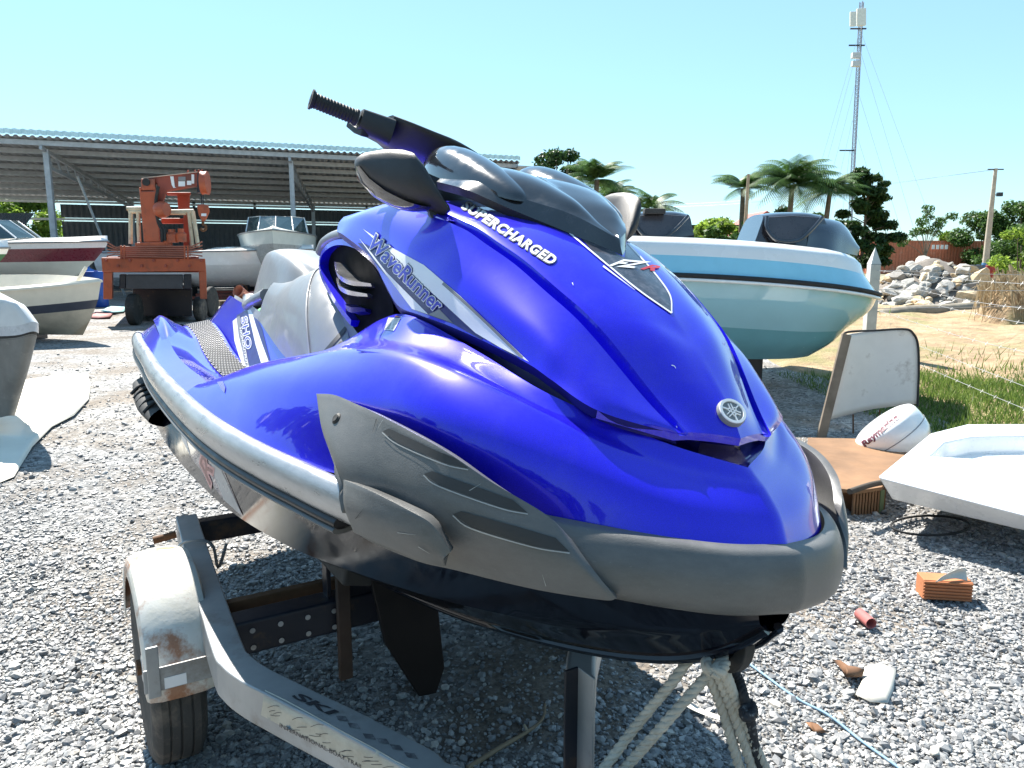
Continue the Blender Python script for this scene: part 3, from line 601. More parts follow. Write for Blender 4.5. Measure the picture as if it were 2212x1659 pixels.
# hood badge: raised disc with ring and three crossed forks
p, n = hit(1578, 893, 'hood'); p = np.array(p); n = np.array(n); ax = KM.T @ np.array([0, 1., 0]); e1 = ax-n*(ax@n); e1 /= np.linalg.norm(e1); e2 = np.cross(n, e1)
BR = .0235; bd = MB().lathe(p-n*.004, n, [(BR*1.1, 0), (BR*1.1, .008), (BR*1.04, .0105), (.001, .0105)], 40).build('badge', MAT['greyv'], ski, smooth=30)
mb = MB()
ring = [[p+n*(.0068+h)+e1*r*math.cos(t)+e2*r*math.sin(t) for t in np.linspace(0, 2*math.pi, 41)] for r, h in ((BR*1.03, 0), (BR*1.02, .002), (BR*.82, .002), (BR*.80, 0))]
mb.grid(ring).build('badge_ring', MAT['white'], bd, smooth=30)
for k in range(3):
    an = math.pi/2+k*2*math.pi/3; d = e1*math.cos(an)+e2*math.sin(an); q = np.cross(n, d); mb = MB(); h = p+n*.0075
    mb.beam(h+d*BR*.86, h+d*BR*.40, BR*.10, .002, up=n)
    for s in (1, -1):
        mb.beam(h+d*BR*.44, h+d*BR*.28+q*s*BR*.11, BR*.07, .002, up=n); mb.beam(h+d*BR*.28+q*s*BR*.11, h-d*BR*.62+q*s*BR*.11, BR*.07, .002, up=n)
    mb.build('badge_fork', MAT['white'], bd)
# seat trim: dark strip, lower grey panel and its hole
patch([(705, 764), (757, 706), (759, 697), (752, 698), (693, 766)], 'seat_strip', MAT['seatdark'], 'seat', 1, L=8)
patch([(720, 764), (775, 700), (786, 722), (783, 738), (768, 762)], 'seat_side_trim', MAT['greytrim'], 'seat', 0, L=8)
patch([(738+6*math.cos(t), 747+9*math.sin(t)) for t in np.linspace(0, 6.28, 14)[:-1]], 'seat_hole', MAT['rubber'], 'seat', 2, L=8)
# paint chips and bright scratches on the hood and deck
for a in ([(1450, 790), (1456, 792), (1459, 797)], [(1236, 612), (1238, 618)], [(1462, 920), (1464, 926)]): stroke(a, 2.2, 'paint_chip', MAT['white'], 'hood,deck,side', 1, n=5, w1=.8)
# torn label on the fender and scuffs near the foot well
patch([(470, 826), (482, 824), (488, 838), (486, 850), (478, 840)], 'torn_label', plain('clear_torn_label', (.12, .13, .3), .3), 'deck', 1, L=8)
# sponson on the hull side
spn = np.array([.14, -.025, .0])+loft([[(-2.35, .60, .285), (-2.6, .60, .29), (-2.95, .575, .29), (-3.15, .56, .285)], [(-2.33, .645, .255), (-2.6, .655, .262), (-2.95, .63, .262), (-3.17, .61, .25)], [(-2.33, .65, .225), (-2.6, .66, .225), (-2.95, .635, .225), (-3.17, .615, .22)], [(-2.35, .585, .205), (-2.6, .585, .205), (-2.95, .565, .2), (-3.15, .55, .2)]], 24, 12)
for s in (1, -1): MB().grid(toW(spn*[1, s, 1])).build('sponson', MAT['rubber'], ski, smooth=40)
for s in (1, -1):
    for x in (-2.28, -2.38, -2.48, -2.58, -2.68):
        P = np.array([(x, .575, .292), (x, .61, .278), (x, .637, .245)])*[1, s, 1]; MB().tube(toW(crom(P, 8)), .007, 6).build('sponson_rib', MAT['rubber'], ski, smooth=60)
# bow eye
for s in (1,):
    MB().sweep(toW(crom([(-.125, 0, .262), (-.098, 0, .252), (-.078, 0, .270), (-.076, 0, .300), (-.095, 0, .315)], 14)), [(-.011, -.012), (.011, -.012), (.011, .012), (-.011, .012)], up=_r3).build('bow_eye', MAT['rubber'], ski, bevel=.003)
# ================================================================== trailer
MAT['galv'] = plain('galvanised_steel', (.34, .35, .35), .45, metal=.35, var=.2, scale=5, dirt=(.16, .13, .10), dirt_amt=.25, dscale=4, bump=.1, bscale=60)
MAT['darksteel'] = plain('dark_painted_steel', (.012, .014, .022), .4, dirt=(.10, .06, .03), dirt_amt=.15, dscale=8)
MAT['rust'] = plain('rusty_steel', (.13, .06, .025), .85, var=.4, scale=12, bump=.4, bscale=50)
MAT['tyre'] = plain('dusty_tyre', (.045, .043, .04), .85, dirt=(.17, .14, .11), dirt_amt=.45, dscale=7, bump=.3, bscale=60)
tf = NT('worn_white_mudguard'); _b = tf.ramp(tf.noise(3, 8, .7), [(.40, (.60, .58, .50)), (.52, (.66, .65, .60)), (.60, (.36, .18, .10)), (.68, (.22, .09, .05))])
tf.col(_b); tf.set(Roughness=.5); tf.bump(tf.noise(20, 6), .25, .006); MAT['fender'] = tf.m
trl = thing('boat_trailer', TR(-1.3, 0, 0), 'galvanised trailer with rusty white mudguard carrying the blue jet ski', 'trailer')
def px_fs(u, v, z):
    d = G(u, v, z)-np.array([KB[0], KB[1], z]); return (d@_a, d@_r)
BZ = .50
bp = [px_fs(402, 1112, BZ), px_fs(440, 1240, BZ), px_fs(489, 1390, BZ), px_fs(510, 1426, BZ), px_fs(548, 1455, BZ), px_fs(600, 1482, BZ), px_fs(660, 1512, BZ), px_fs(750, 1556, BZ), px_fs(900, 1636, BZ), px_fs(990, 1684, BZ)]
bp += [(bp[-1][0]+.3*(bp[-1][0]-bp[-2][0])/abs(bp[-1][0]-bp[-2][0]), max(bp[-1][1]-.28, .03))]
bprof = [(-.034, -.085), (.034, -.085), (.034, 0), (-.034, 0)]
for s in (1, -1):
    bq = bp if s == 1 else [bp[0], bp[1], (-1.2, .58), (-1.05, .54), (-.85, .36), (-.62, .13), (-.50, .03)]
    P = [TR(f, y*s, BZ) for f, y in crom([(a, b, 0) for a, b in bq], 50)[:, :2]]
    m_ = MB().sweep(P, bprof); m_.build('side_beam', MAT['galv'], trl, bevel=.012, smooth=40, seg=3)
    if s == 1: SURF.append(('beam', m_))
m_ = MB().box(TR(-2.0, 0, .455), (.06, .98, .075), np.array([_a, _r, _k]).T); m_.build('rear_cross_beam', MAT['darksteel'], trl, bevel=.008)
m_ = MB().box(TR(-1.2, 0, .44), (.08, 1.12, .09), np.array([_a, _r, _k]).T); m_.build('axle_beam', MAT['darksteel'], trl, bevel=.008)
MB().box(TR(-1.32, 0, .455), (.03, 1.1, .05), np.array([_a, _r, _k]).T).build('rusty_cross_bar', MAT['rust'], trl, bevel=.004)
for i, y in enumerate((.5, .43, .36, .29)):
    for z in (.46, .415): MB().cyl(TR(-1.155, y, z), TR(-1.157, y, z), .007, 10).build('bolt', MAT['galv'], trl)
MB().cyl(TR(-1.52, -.74, .255), TR(-1.52, .74, .255), .022, 14).build('axle', MAT['rust'], trl, smooth=40)
for s in (1, -1):                                      # wheel, mudguard and its bracket
    c = TR(-1.5, .665*s, .255); ax = _r*s; wheel = MB()
    tp = [(.13, -.062), (.19, -.066), (.225, -.066), (.245, -.056), (.254, -.046), (.2545, -.03), (.250, -.029), (.250, -.025), (.2545, -.024), (.255, -.002), (.250, -.001), (.250, .003), (.2545, .004), (.2545, .024), (.250, .025), (.250, .029), (.2545, .030), (.254, .046), (.245, .056), (.225, .066), (.19, .066), (.13, .062)]
    wo_ = wheel.lathe(c, ax, tp, 56).build('wheel', MAT['tyre'], trl, smooth=35)
    MB().lathe(c+ax*.03, ax, [(.135, 0), (.135, .03), (.12, .03), (.11, .012), (.06, .012), (.05, .03), (.03, .034), (.001, .034)], 32).build('rim', plain('dirty_white_rim', (.62, .62, .60), .4, metal=.1, dirt=(.25, .2, .15), dirt_amt=.4), wo_, smooth=35)
    m_ = MB(); n = 30; wd = .082; g = []
    for i in range(n):
        t = R(8)+R(162)*i/(n-1); row = []
        for y, dr in ((-wd, -.05), (-wd, -.015), (-wd*.93, .0), (-wd*.6, .012), (0, .016), (wd*.6, .012), (wd*.93, 0), (wd, -.015), (wd, -.05)):
            rr = .295+dr; row.append(c+_a*rr*math.cos(t)+_k*(rr*math.sin(t)+.015)+ax*(y-.004))
        g.append(row)
    m_.grid(g); fen = m_.build('mudguard', MAT['fender'], trl, smooth=45, solid=.003)
    if s == 1: SURF.append(('fender', m_))
    MB().box(TR(-1.195, .63*s, .375), (.006, .24, .06), np.array([_a, _r, _k]).T).build('mudguard_bracket', MAT['galv'], fen, bevel=.002)
    MB().box(TR(-1.187, .728*s, .40), (.008, .028, .13), np.array([_a, _r, _k]).T).build('lamp_tab', MAT['galv'], fen, bevel=.002)
    MB().lathe(TR(-1.192, .575*s, .375), _a, [(.009, 0), (.009, .006), (.001, .007)], 8).build('bolt', MAT['rust'], fen)
    MB().box(TR(-1.1915, .68*s, .362), (.002, .05, .028), np.array([_a, _r, _k]).T).build('reflector_sticker', MAT['white'], fen)
    # bunks that carry the hull
    bw = np.array([_a, _r, _k]).T
    MB().box(TR(-1.55, .30*s, .60+.04*s), (1.25, .075, .045), bw @ np.array(Matrix.Rotation(R(14*s), 3, 'X'))).build('bunk', MAT['rubber'], trl, bevel=.008)
    for f in (-1.2, -2.0): MB().box(TR(f-.01, .29*s, .52+.02*s), (.04, .012, .19), bw).build('bunk_bracket', MAT['darksteel'], trl, bevel=.002)
# black keel guide plate with clipped corner, hanging under the hull
pl = [TR(-1.05, .24, .62), TR(-1.05, .06, .62), TR(-1.02, .045, .30), TR(-1.02, .07, .235), TR(-1.02, .12, .24), TR(-1.045, .20, .40)]
MB().prism(pl, _a*.02).build('keel_guide', plain('black_steel_plate', (.006, .006, .007), .5, spec=.2), trl, bevel=.004)
MB().box(TR(-1.14, .27, .42), (.02, .035, .30), np.array([_a, _r, _k]).T).build('guide_bracket', plain('dark_rusty_steel', (.04, .025, .018), .8, var=.4), trl, bevel=.003)
# winch post
wp = G(1255, 1478, .62); wp[2] = 0; e = np.array([_a, _r, _k]).T
MB().box(wp+np.array([0, 0, .36])+_r*(-.012), (.05, .006, .56), e).build('winch_post', MAT['galv'], trl, bevel=.002)
MB().box(wp+np.array([0, 0, .36])-_a*.024+_r*.004, (.006, .03, .56), e).build('winch_post_flange', MAT['darksteel'], trl, bevel=.002)
MB().box(wp+np.array([0, 0, .13])+_r*.2, (.05, .5, .05), e).build('tongue_cross_bar', MAT['galv'], trl, bevel=.004)
MB().box(np.array(TR(.75, 0, .44)), (1.3, .07, .08), e).build('tongue', MAT['galv'], trl, bevel=.01)
# tie loop round the side beam
P = [TR(-1.75, .575, .39), TR(-1.75, .59, .47), TR(-1.75, .57, .51), TR(-1.74, .52, .512), TR(-1.73, .485, .49), TR(-1.72, .475, .42), TR(-1.70, .45, .50)]
MB().tube(crom(P, 30), .005, 6).build('tie_wire', MAT['galv'], trl, smooth=60)
MB().cyl(TR(-1.96, .56, .47), TR(-1.96, .63, .462), .012, 10).build('hitch_pin', MAT['rust'], trl, smooth=40)
# faded sticker on the front face of the bent beam
stk = NT('faded_map_sticker'); v = stk.n('ShaderNodeTexVoronoi'); v.feature = 'DISTANCE_TO_EDGE'; v.inputs['Scale'].default_value = 26; stk.l(stk.tc.outputs['Object'], v.inputs['Vector'])
ln = stk.ramp(stk.noise(25, 6), [(.4, 0), (.65, .5)]); ms = stk.ramp(stk.noise(9, 4), [(.55, 0), (.6, 1)])
stk.col(stk.mix(ms, stk.mix(ln, (.50, .46, .37), (.30, .26, .20)), (.02, .12, .20))); stk.set(Roughness=.6)
s3 = lambda *p: cr(640, 1690, 4.424, p)
patch(s3((100, 160), (320, 265), (640, 440), (1000, 640), (1320, 810), (1540, 940), (1700, 1018), (1900, 1150), (1500, 1180), (1060, 950), (600, 690), (250, 530), (60, 430)), 'beam_sticker', stk.m, 'beam', 0, L=20, parent=trl)
lettering('INTERNATIONAL BOAT TRAIL', s3((270, 560))[0], np.array(s3((1190, 1030))[0])-np.array(s3((270, 560))[0]), np.array([0, -9]), 'letters', MAT['seatdark'], 'beam', 1, parent=trl, off=.01)
for i in range(30):
    a = rng.uniform(120, 1450); b = 300+.52*a+rng.uniform(-60, 130); l = rng.uniform(60, 160); k = rng.uniform(-.5, .3)
    stroke(s3((a, b), (a+l*.5, b+k*l*.5), (a+l, b+k*l*.4)), 1.1, 'sticker_stroke', MAT['seatdark'], 'beam', 1, n=5, parent=trl)
lettering('SKI', s3((395, 235))[0], np.array([78, 38]), np.array([22, -6]), 'letters', MAT['seatdark'], 'beam', 1, parent=trl, off=.03)
for a in ((880, 440), (1010, 520), (1180, 640), (1330, 690), (1480, 760), (1640, 850)):
    patch(s3(a, (a[0]+110, a[1]+10), (a[0]+150, a[1]+70), (a[0]+30, a[1]+52)), 'worn_letter', plain('worn_black_print', (.07, .07, .075), .6, dirt=(.25, .25, .25), dirt_amt=.6, dscale=30), 'beam', 0, parent=trl)

# ================================================================== ropes
def rope(path, r, strands=3, pitch=.045, n=None):
    """laid rope: helical strands round the path"""
    P = np.asarray(path); L = np.sum(np.linalg.norm(np.diff(P, axis=0), axis=1)); N = n or int(L/pitch*8); P = crom(P, N); out = MB()
    seg = np.concatenate([[0], np.cumsum(np.linalg.norm(np.diff(P, axis=0), axis=1))]); fr = None; A = []; Bv = []
    for i in range(N):
        t = P[min(i+1, N-1)]-P[max(i-1, 0)]; t /= np.linalg.norm(t)
        if fr is None: fr = frame(t)[0]
        fr = fr-t*(fr@t); fr /= np.linalg.norm(fr); A.append(fr); Bv.append(np.cross(t, fr))
    for s in range(strands):
        ph = 2*math.pi*(seg/pitch+s/strands)
        out.tube([P[i]+r*.5*(A[i]*math.cos(ph[i])+Bv[i]*math.sin(ph[i])) for i in range(N)], r*.58, 6)
    return out
MAT['rope'] = plain('dirty_white_rope', (.50, .47, .40), .9, var=.2, scale=30, bump=.5, bscale=400)
MAT['ropeblack'] = plain('black_flecked_rope', (.025, .025, .03), .8, dirt=(.4, .4, .4), dirt_amt=.25, dscale=60)
c7 = lambda *p: cr(1200, 1300, 2.212, p)
def rp(pts, zs): return [G(u, v, z) for (u, v), z in zip(c7(*pts), zs)]
kn = W((-.082, 0, .262))
rw = thing('mooring_rope', kn, 'knotted off-white laid rope tied through the bow eye and running down to the trailer', 'rope')
z0 = kn[2]
rope(rp([(1320, 700), (1250, 690), (1180, 735), (1060, 900), (870, 1130), (680, 1380)], [z0, z0+.004, z0-.01, z0-.06, .58, .50]), .0095).build('rope_strand', MAT['rope'], rw, smooth=60)
rope(rp([(1290, 830), (1230, 890), (1000, 1150), (790, 1385)], [z0-.03, z0-.05, .60, .50]), .0095).build('rope_strand', MAT['rope'], rw, smooth=60)
for a in ([(1240, 720), (1270, 860), (1340, 1050), (1440, 1385)], [(1290, 720), (1330, 880), (1400, 1060), (1510, 1385)], [(1330, 760), (1375, 900), (1440, 1060), (1580, 1385)]):
    rope(rp(a, [z0+.004, z0-.04, .62, .50]), .0095).build('rope_strand', MAT['rope'], rw, smooth=60)
rope(rp([(1235, 760), (1250, 700), (1300, 690), (1340, 740), (1300, 830), (1250, 800), (1290, 730), (1350, 780), (1330, 840), (1280, 840)], [z0+.01]*10), .0095).build('rope_knot', MAT['rope'], rw, smooth=60)
rb = thing('dark_rope', kn, 'black flecked braided rope hanging beside the white mooring rope', 'rope')
rope(rp([(1360, 770), (1430, 880), (1460, 980), (1490, 1080), (1510, 1200), (1550, 1385)], [z0-.02, z0-.05, .66, .62, .57, .50]), .0085, 4, .03).build('rope_strand', MAT['ropeblack'], rb, smooth=60)
rope(rp([(1450, 1010), (1500, 1020), (1510, 1070), (1470, 1090), (1460, 1050), (1510, 1040)], [.645]*6), .0085, 4, .03).build('rope_knot', MAT['ropeblack'], rb, smooth=60)

# ================================================================== ground
def ground_mat():
    t = NT('gravel_ground'); co = t.tc.outputs['Object']
    v1 = t.n('ShaderNodeTexVoronoi'); v1.inputs['Scale'].default_value = 34; t.l(co, v1.inputs['Vector'])
    st = t.ramp(v1.outputs['Color'], [(.15, (.14, .14, .14)), (.5, (.30, .30, .295)), (.85, (.48, .47, .46))])
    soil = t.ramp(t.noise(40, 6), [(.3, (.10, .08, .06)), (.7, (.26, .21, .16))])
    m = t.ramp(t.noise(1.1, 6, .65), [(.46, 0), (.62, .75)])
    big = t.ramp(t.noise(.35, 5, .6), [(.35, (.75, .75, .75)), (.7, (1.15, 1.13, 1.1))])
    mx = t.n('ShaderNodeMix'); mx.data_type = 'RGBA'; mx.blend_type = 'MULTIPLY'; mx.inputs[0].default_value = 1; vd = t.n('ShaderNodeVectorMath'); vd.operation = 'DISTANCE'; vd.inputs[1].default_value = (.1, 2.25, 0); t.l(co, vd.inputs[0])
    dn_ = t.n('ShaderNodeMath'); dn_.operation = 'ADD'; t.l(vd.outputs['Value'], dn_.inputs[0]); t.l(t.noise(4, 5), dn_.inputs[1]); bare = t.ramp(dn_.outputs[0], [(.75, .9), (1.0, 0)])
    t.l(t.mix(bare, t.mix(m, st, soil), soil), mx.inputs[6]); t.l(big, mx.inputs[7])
    t.col(mx.outputs[2]); t.set(Roughness=.9)
    h = t.n('ShaderNodeMath'); h.operation = 'ADD'; t.l(v1.outputs['Distance'], h.inputs[0]); t.l(t.noise(60, 4), h.inputs[1]); b = t.bump(h.outputs[0], .9, .02); b.invert = True
    return t.m
def sheet(name, x0, x1, y0, y1, nx, ny, zf, mat, kind='structure'):
    X, Y = np.meshgrid(np.linspace(x0, x1, nx), np.linspace(y0, y1, ny), indexing='ij'); Z = zf(X, Y)
    o = MB().grid(np.stack([X, Y, Z], -1)).build(name, mat, smooth=60, merge=False); return tag(o, kind=kind)
tag(MB().add([(-900, -60, -.02), (900, -60, -.02), (900, 1600, -.02), (-900, 1600, -.02)], [(0, 1, 2, 3)]).build('terrain', plain('dry_field', (.20, .19, .12), .95, var=.3, scale=.3)), kind='structure')
def wob(X, Y): return .006*np.sin(2.1*X+.7*Y)+.008*np.sin(.9*Y-1.3*X)+.004*np.sin(5.3*X+1.1)*np.sin(4.1*Y)
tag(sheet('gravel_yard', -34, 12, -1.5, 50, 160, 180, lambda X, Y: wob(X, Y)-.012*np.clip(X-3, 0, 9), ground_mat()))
# individual stones of the gravel, thick near the viewer
def gravel(N):
    u = rng.uniform(-60, 2270, N*3); vv = 700+(1720-700)*rng.uniform(0, 1, N*3)**.62
    P = np.array([G(a, b) for a, b in zip(u, vv)]); ok = (P[:, 1] < 11) & (P[:, 0] < 3.3+.0*P[:, 1])
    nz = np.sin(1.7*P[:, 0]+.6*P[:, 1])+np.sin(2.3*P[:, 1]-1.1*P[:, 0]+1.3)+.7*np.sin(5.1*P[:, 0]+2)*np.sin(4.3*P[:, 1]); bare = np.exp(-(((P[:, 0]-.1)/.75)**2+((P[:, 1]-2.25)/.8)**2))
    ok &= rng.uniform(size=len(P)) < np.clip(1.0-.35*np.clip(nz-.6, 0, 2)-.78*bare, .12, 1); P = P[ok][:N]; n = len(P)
    dist = P[:, 1]; sz = rng.lognormal(-5.06, .5, n)*(1+.06*np.clip(dist-3, 0, 8)); sz = np.clip(sz, .004, .028)
    bs = []
    for k in range(10):
        bm = bmesh.new(); bmesh.ops.create_icosphere(bm, subdivisions=1, radius=1); v = np.array([x.co[:] for x in bm.verts]); f = np.array([[x.index for x in q.verts] for q in bm.faces]); bm.free()
        cuts = rng.normal(size=(5, 3)); cuts /= np.linalg.norm(cuts, axis=1)[:, None]
        for c in cuts:
            d = v@c; lim = rng.uniform(.45, .8); v = v-np.outer(np.clip(d-lim, 0, 9), c)
        bs.append(v*[1, .8, .55])
    nv = len(bs[0]); nf = len(f); kk = rng.integers(0, 10, n); V = np.zeros((n, nv, 3)); B = np.array(bs)[kk]
    an = rng.uniform(0, 6.283, n); tl = rng.normal(0, .35, n); ca, sa, ct, s_t = np.cos(an), np.sin(an), np.cos(tl), np.sin(tl)
    x = B[:, :, 0]*ct[:, None]+B[:, :, 2]*s_t[:, None]; z = -B[:, :, 0]*s_t[:, None]+B[:, :, 2]*ct[:, None]; y = B[:, :, 1]
    V[:, :, 0] = P[:, 0, None]+sz[:, None]*(x*ca[:, None]-y*sa[:, None]); V[:, :, 1] = P[:, 1, None]+sz[:, None]*(x*sa[:, None]+y*ca[:, None])
    V[:, :, 2] = wob(P[:, 0], P[:, 1])[:, None]+sz[:, None]*(z+.25)
    F = (f[None]+(np.arange(n)*nv)[:, None, None]).reshape(-1, 3)
    me = bpy.data.meshes.new('gravel_stones'); me.vertices.add(n*nv); me.vertices.foreach_set('co', V.reshape(-1)); me.loops.add(F.size); me.loops.foreach_set('vertex_index', F.reshape(-1))
    me.polygons.add(len(F)); me.polygons.foreach_set('loop_start', np.arange(0, F.size, 3)); me.polygons.foreach_set('loop_total', np.full(len(F), 3)); me.update(); me.validate(); me.shade_flat()
    t = NT('gravel_stone'); gm = t.n('ShaderNodeNewGeometry')
    c = t.ramp(gm.outputs['Random Per Island'], [(0, (.10, .102, .105)), (.3, (.19, .192, .195)), (.7, (.28, .28, .275)), (.93, (.38, .375, .36)), (1, (.48, .44, .38))]); t.col(c); t.set(Roughness=.48, Specular_IOR_Level=.7); t.bump(t.noise(200, 3), .3, .003)
    return tag(link('gravel_stones', me, t.m), 'loose grey crushed gravel covering the yard', 'gravel', kind='stuff')
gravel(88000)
# ================================================================== sand, grass, plants
MAT['grass'] = None
t = NT('sandy_soil'); t.col(t.mix(t.ramp(t.noise(.7, 6), [(.5, 0), (.62, .7)]), t.ramp(t.noise(3, 8), [(.3, (.27, .175, .095)), (.7, (.48, .36, .22))]), (.22, .22, .08))); t.set(Roughness=.95); t.bump(t.noise(6, 10, .7), .8, .12); MAT['sand'] = t.m
def sandz(X, Y):
    e = np.clip((X-3.1-.02*(Y-6))/1.2, 0, 1); h = .06+.22*np.clip((Y-9)/6, 0, 1)*np.exp(-((Y-15)/9)**2)+.05*np.sin(1.7*X)*np.sin(1.1*Y+1)+.03*np.sin(4.3*X+2)*np.sin(3.1*Y)
    return h*e-.04*(1-e)+.0*X
sheet('sand_bank', 2.9, 40, 5.4, 46, 190, 190, sandz, MAT['sand'])
def leafmat(name, c1, c2, trans=.35):
    t = NT(name); gm = t.n('ShaderNodeNewGeometry'); c = t.ramp(gm.outputs['Random Per Island'], [(0, c1), (1, c2)]); t.col(c); t.set(Roughness=.5, Specular_IOR_Level=.3)
    tr = t.n('ShaderNodeBsdfTranslucent'); t.l(c, tr.inputs[0]); mx = t.n('ShaderNodeMixShader'); mx.inputs[0].default_value = trans
    t.l(t.b.outputs[0], mx.inputs[1]); t.l(tr.outputs[0], mx.inputs[2]); t.l(mx.outputs[0], t.o.inputs[0]); return t.m
LEAF = [leafmat('dark_foliage', (.018, .045, .012), (.06, .12, .03)), leafmat('mid_foliage', (.03, .07, .015), (.10, .19, .04)), leafmat('bright_foliage', (.09, .17, .02), (.30, .42, .07), .6), leafmat('palm_foliage', (.03, .075, .02), (.10, .19, .05)), leafmat('dry_straw', (.25, .19, .11), (.55, .45, .30), .2), leafmat('grass_blades', (.06, .12, .02), (.22, .30, .07), .4)]
BARK = plain('bark', (.16, .13, .10), .9, var=.3, scale=8, bump=.5, bscale=20)
def quads(name, V, mat, parent=None):
    V = np.asarray(V); n, k = V.shape[:2]
    if parent is not None and parent.name in INV: M = INV[parent.name]; V = V @ M[:3, :3].T + M[:3, 3]
    me = bpy.data.meshes.new(name); me.vertices.add(n*k); me.vertices.foreach_set('co', V.reshape(-1)); me.loops.add(n*k); me.loops.foreach_set('vertex_index', np.arange(n*k))
    me.polygons.add(n); me.polygons.foreach_set('loop_start', np.arange(0, n*k, k)); me.polygons.foreach_set('loop_total', np.full(n, k)); me.update(); me.validate()
    return link(name, me, mat, parent)
def leafcloud(centres, radii, n, size, flat=.7):
    """leaf quads gathered in clumps"""
    centres = np.asarray(centres, float); radii = np.asarray(radii, float); w = radii**2; k = rng.choice(len(centres), n, p=w/w.sum())
    d = rng.normal(size=(n, 3)); d /= np.linalg.norm(d, axis=1)[:, None]; r = rng.uniform(.25, 1, n)**.5*rng.normal(1, .12, n)
    c = centres[k]+d*(radii[k]*r)[:, None]*[1, 1, flat]
    nr = d*.6+rng.normal(size=(n, 3))*.7+[0, 0, .5]; nr /= np.linalg.norm(nr, axis=1)[:, None]
    a = np.cross(nr, rng.normal(size=(n, 3))); a /= np.linalg.norm(a, axis=1)[:, None]; b = np.cross(nr, a); s = size*rng.uniform(.6, 1.4, n)[:, None]
    return np.stack([c-a*s, c+b*s*.45, c+a*s, c-b*s*.45], 1)
def tree(name, base, label, limbs, clumps, n, size, mat, trunk_r, group=None, cat='tree', flat=.7):
    base = np.asarray(base, float); o = thing(name, base, label, cat, group); m = MB()
    for path, r in limbs: P = crom([base+np.array(p) for p in path], 10); m.tube(P, np.linspace(r, r*.35, 10), 7)
    m.build('trunk', BARK, o, smooth=60)
    quads('crown', leafcloud([base+np.array(c) for c, _ in clumps], [r*1.12 for _, r in clumps], int(n*1.7), size*.82, flat), LEAF[mat], o); return o
def roundtree(base, h, w, label, mat=0, n=5000, size=.16, k=14, lo=.35, group=None, name='broadleaf_tree', flat=.7, cl=.28):
    cl_ = []; limbs = [([(0, 0, -.1), (.02*h, 0, .25*h), (0, .01*h, .75*h)], .028*h)]
    for i in range(k):
        a = rng.uniform(0, 6.28); z = rng.uniform(lo, 1); rr = w*math.sqrt(max(.05, 1-((z-lo)/(1-lo)*1.6-.75)**2))*rng.uniform(.3, 1)
        c = (rr*math.cos(a), rr*math.sin(a), h*z*.95); cl_.append((c, w*cl*rng.uniform(.8, 1.4))); 
        if i % 2 == 0: limbs.append(([(0, 0, h*.22), (c[0]*.5, c[1]*.5, h*(.2+.4*z)), (c[0]*.9, c[1]*.9, c[2])], .010*h))
    return tree(name, base, label, limbs, cl_, n, size, mat, 0, group, flat=flat)
def palm(base, h, lean, label, nf=16, fl=2.2, group=None):
    fl *= 1.02; nf = int(nf*1.25)
    base = np.asarray(base, float); o = thing('palm_tree', base, label, 'palm tree', group); top = base+np.array([lean[0], lean[1], h])
    MB().tube(crom([base-[0, 0, .1], base+np.array([lean[0]*.3, lean[1]*.3, h*.5]), top], 12), np.linspace(.16, .1, 12), 8).build('trunk', BARK, o, smooth=60)
    V = []
    for i in range(nf):
        a = 6.283*i/nf+rng.uniform(-.25, .25); el = rng.uniform(.0, 1.45); dr = np.array([math.cos(a), math.sin(a), 0]); L = fl*rng.uniform(.8, 1.15); P = []
        for s in np.linspace(0, 1, 26): P.append(top+dr*L*s*math.cos(el*(1-.3*s))+np.array([0, 0, 1])*L*(math.sin(el)*s-.55*s*s))
        P = np.array(P); side = np.cross(dr, [0, 0, 1])
        for j in range(2, 25):
            t_ = P[j+1]-P[j] if j < 25 else P[j]-P[j-1]; ll = .62*math.sin(math.pi*(.12+.85*j/25))*fl/2.2
            for s in (1, -1):
                e = P[j]+side*s*ll*.8+t_*2.2+np.array([0, 0, -.45*ll]); w = np.array([0, 0, 1])*.0+t_/np.linalg.norm(t_)*.028; V.append([P[j]-w, P[j]+w, e+w*.3, e-w*.3])
    quads('fronds', V, LEAF[3], o); return o
def at(u, dist, z=0): return np.array([(u-1106)/CAM_F*dist, dist, z])
# trees, from the shed round to the right edge
roundtree(at(1200, 42), 6.9, 1.75, 'round dark tree rising above the jet ski visor beside the shed roof end', 0, 5200, .15, 18, .62)
for u, dist, h, ln, nf, fl, lb in ((1275, 34, 4.6, (.2, 0), 26, 1.7, 'small palm beside the round dark tree'), (1325, 38, 4.2, (-.2, 0), 20, 1.6, 'low palm with arching fronds behind the far mirror'), (1400, 38, 3.6, (0, 0), 18, 1.9, 'thin palm behind the first black boat console'), (1592, 36, 4.4, (0, 0), 20, 1.6, 'narrow upright palm beside the leaning wooden pole'), (1690, 33, 4.3, (.1, 0), 40, 2.1, 'full palm with thick crown between the wooden pole and the tall tree'), (1765, 34, 4.1, (.2, 0), 28, 1.7, 'dark palm against the tall layered tree')):
    palm(at(u, dist), h, ln, lb, nf, fl)
roundtree(at(1558, 32), 3.0, 1.0, 'bright bushy tree in front of the rusty container', 1, 3600, .13, 12, .3)
roundtree(at(1625, 34), 2.9, 1.1, 'dark bush at the foot of the wooden pole', 0, 3500, .13, 14, .2)
roundtree(at(1690, 36), 3.5, 1.3, 'dense dark bush under the full palm', 0, 4500, .13, 18, .2)
roundtree(at(1775, 37), 3.3, 1.3, 'mid green bush between the dark palm and the lattice mast', 1, 4500, .13, 18, .2)
roundtree(at(1545, 37), 3.3, 1.2, 'leafy bush behind the lean-to roof', 2, 4000, .13, 16, .25)
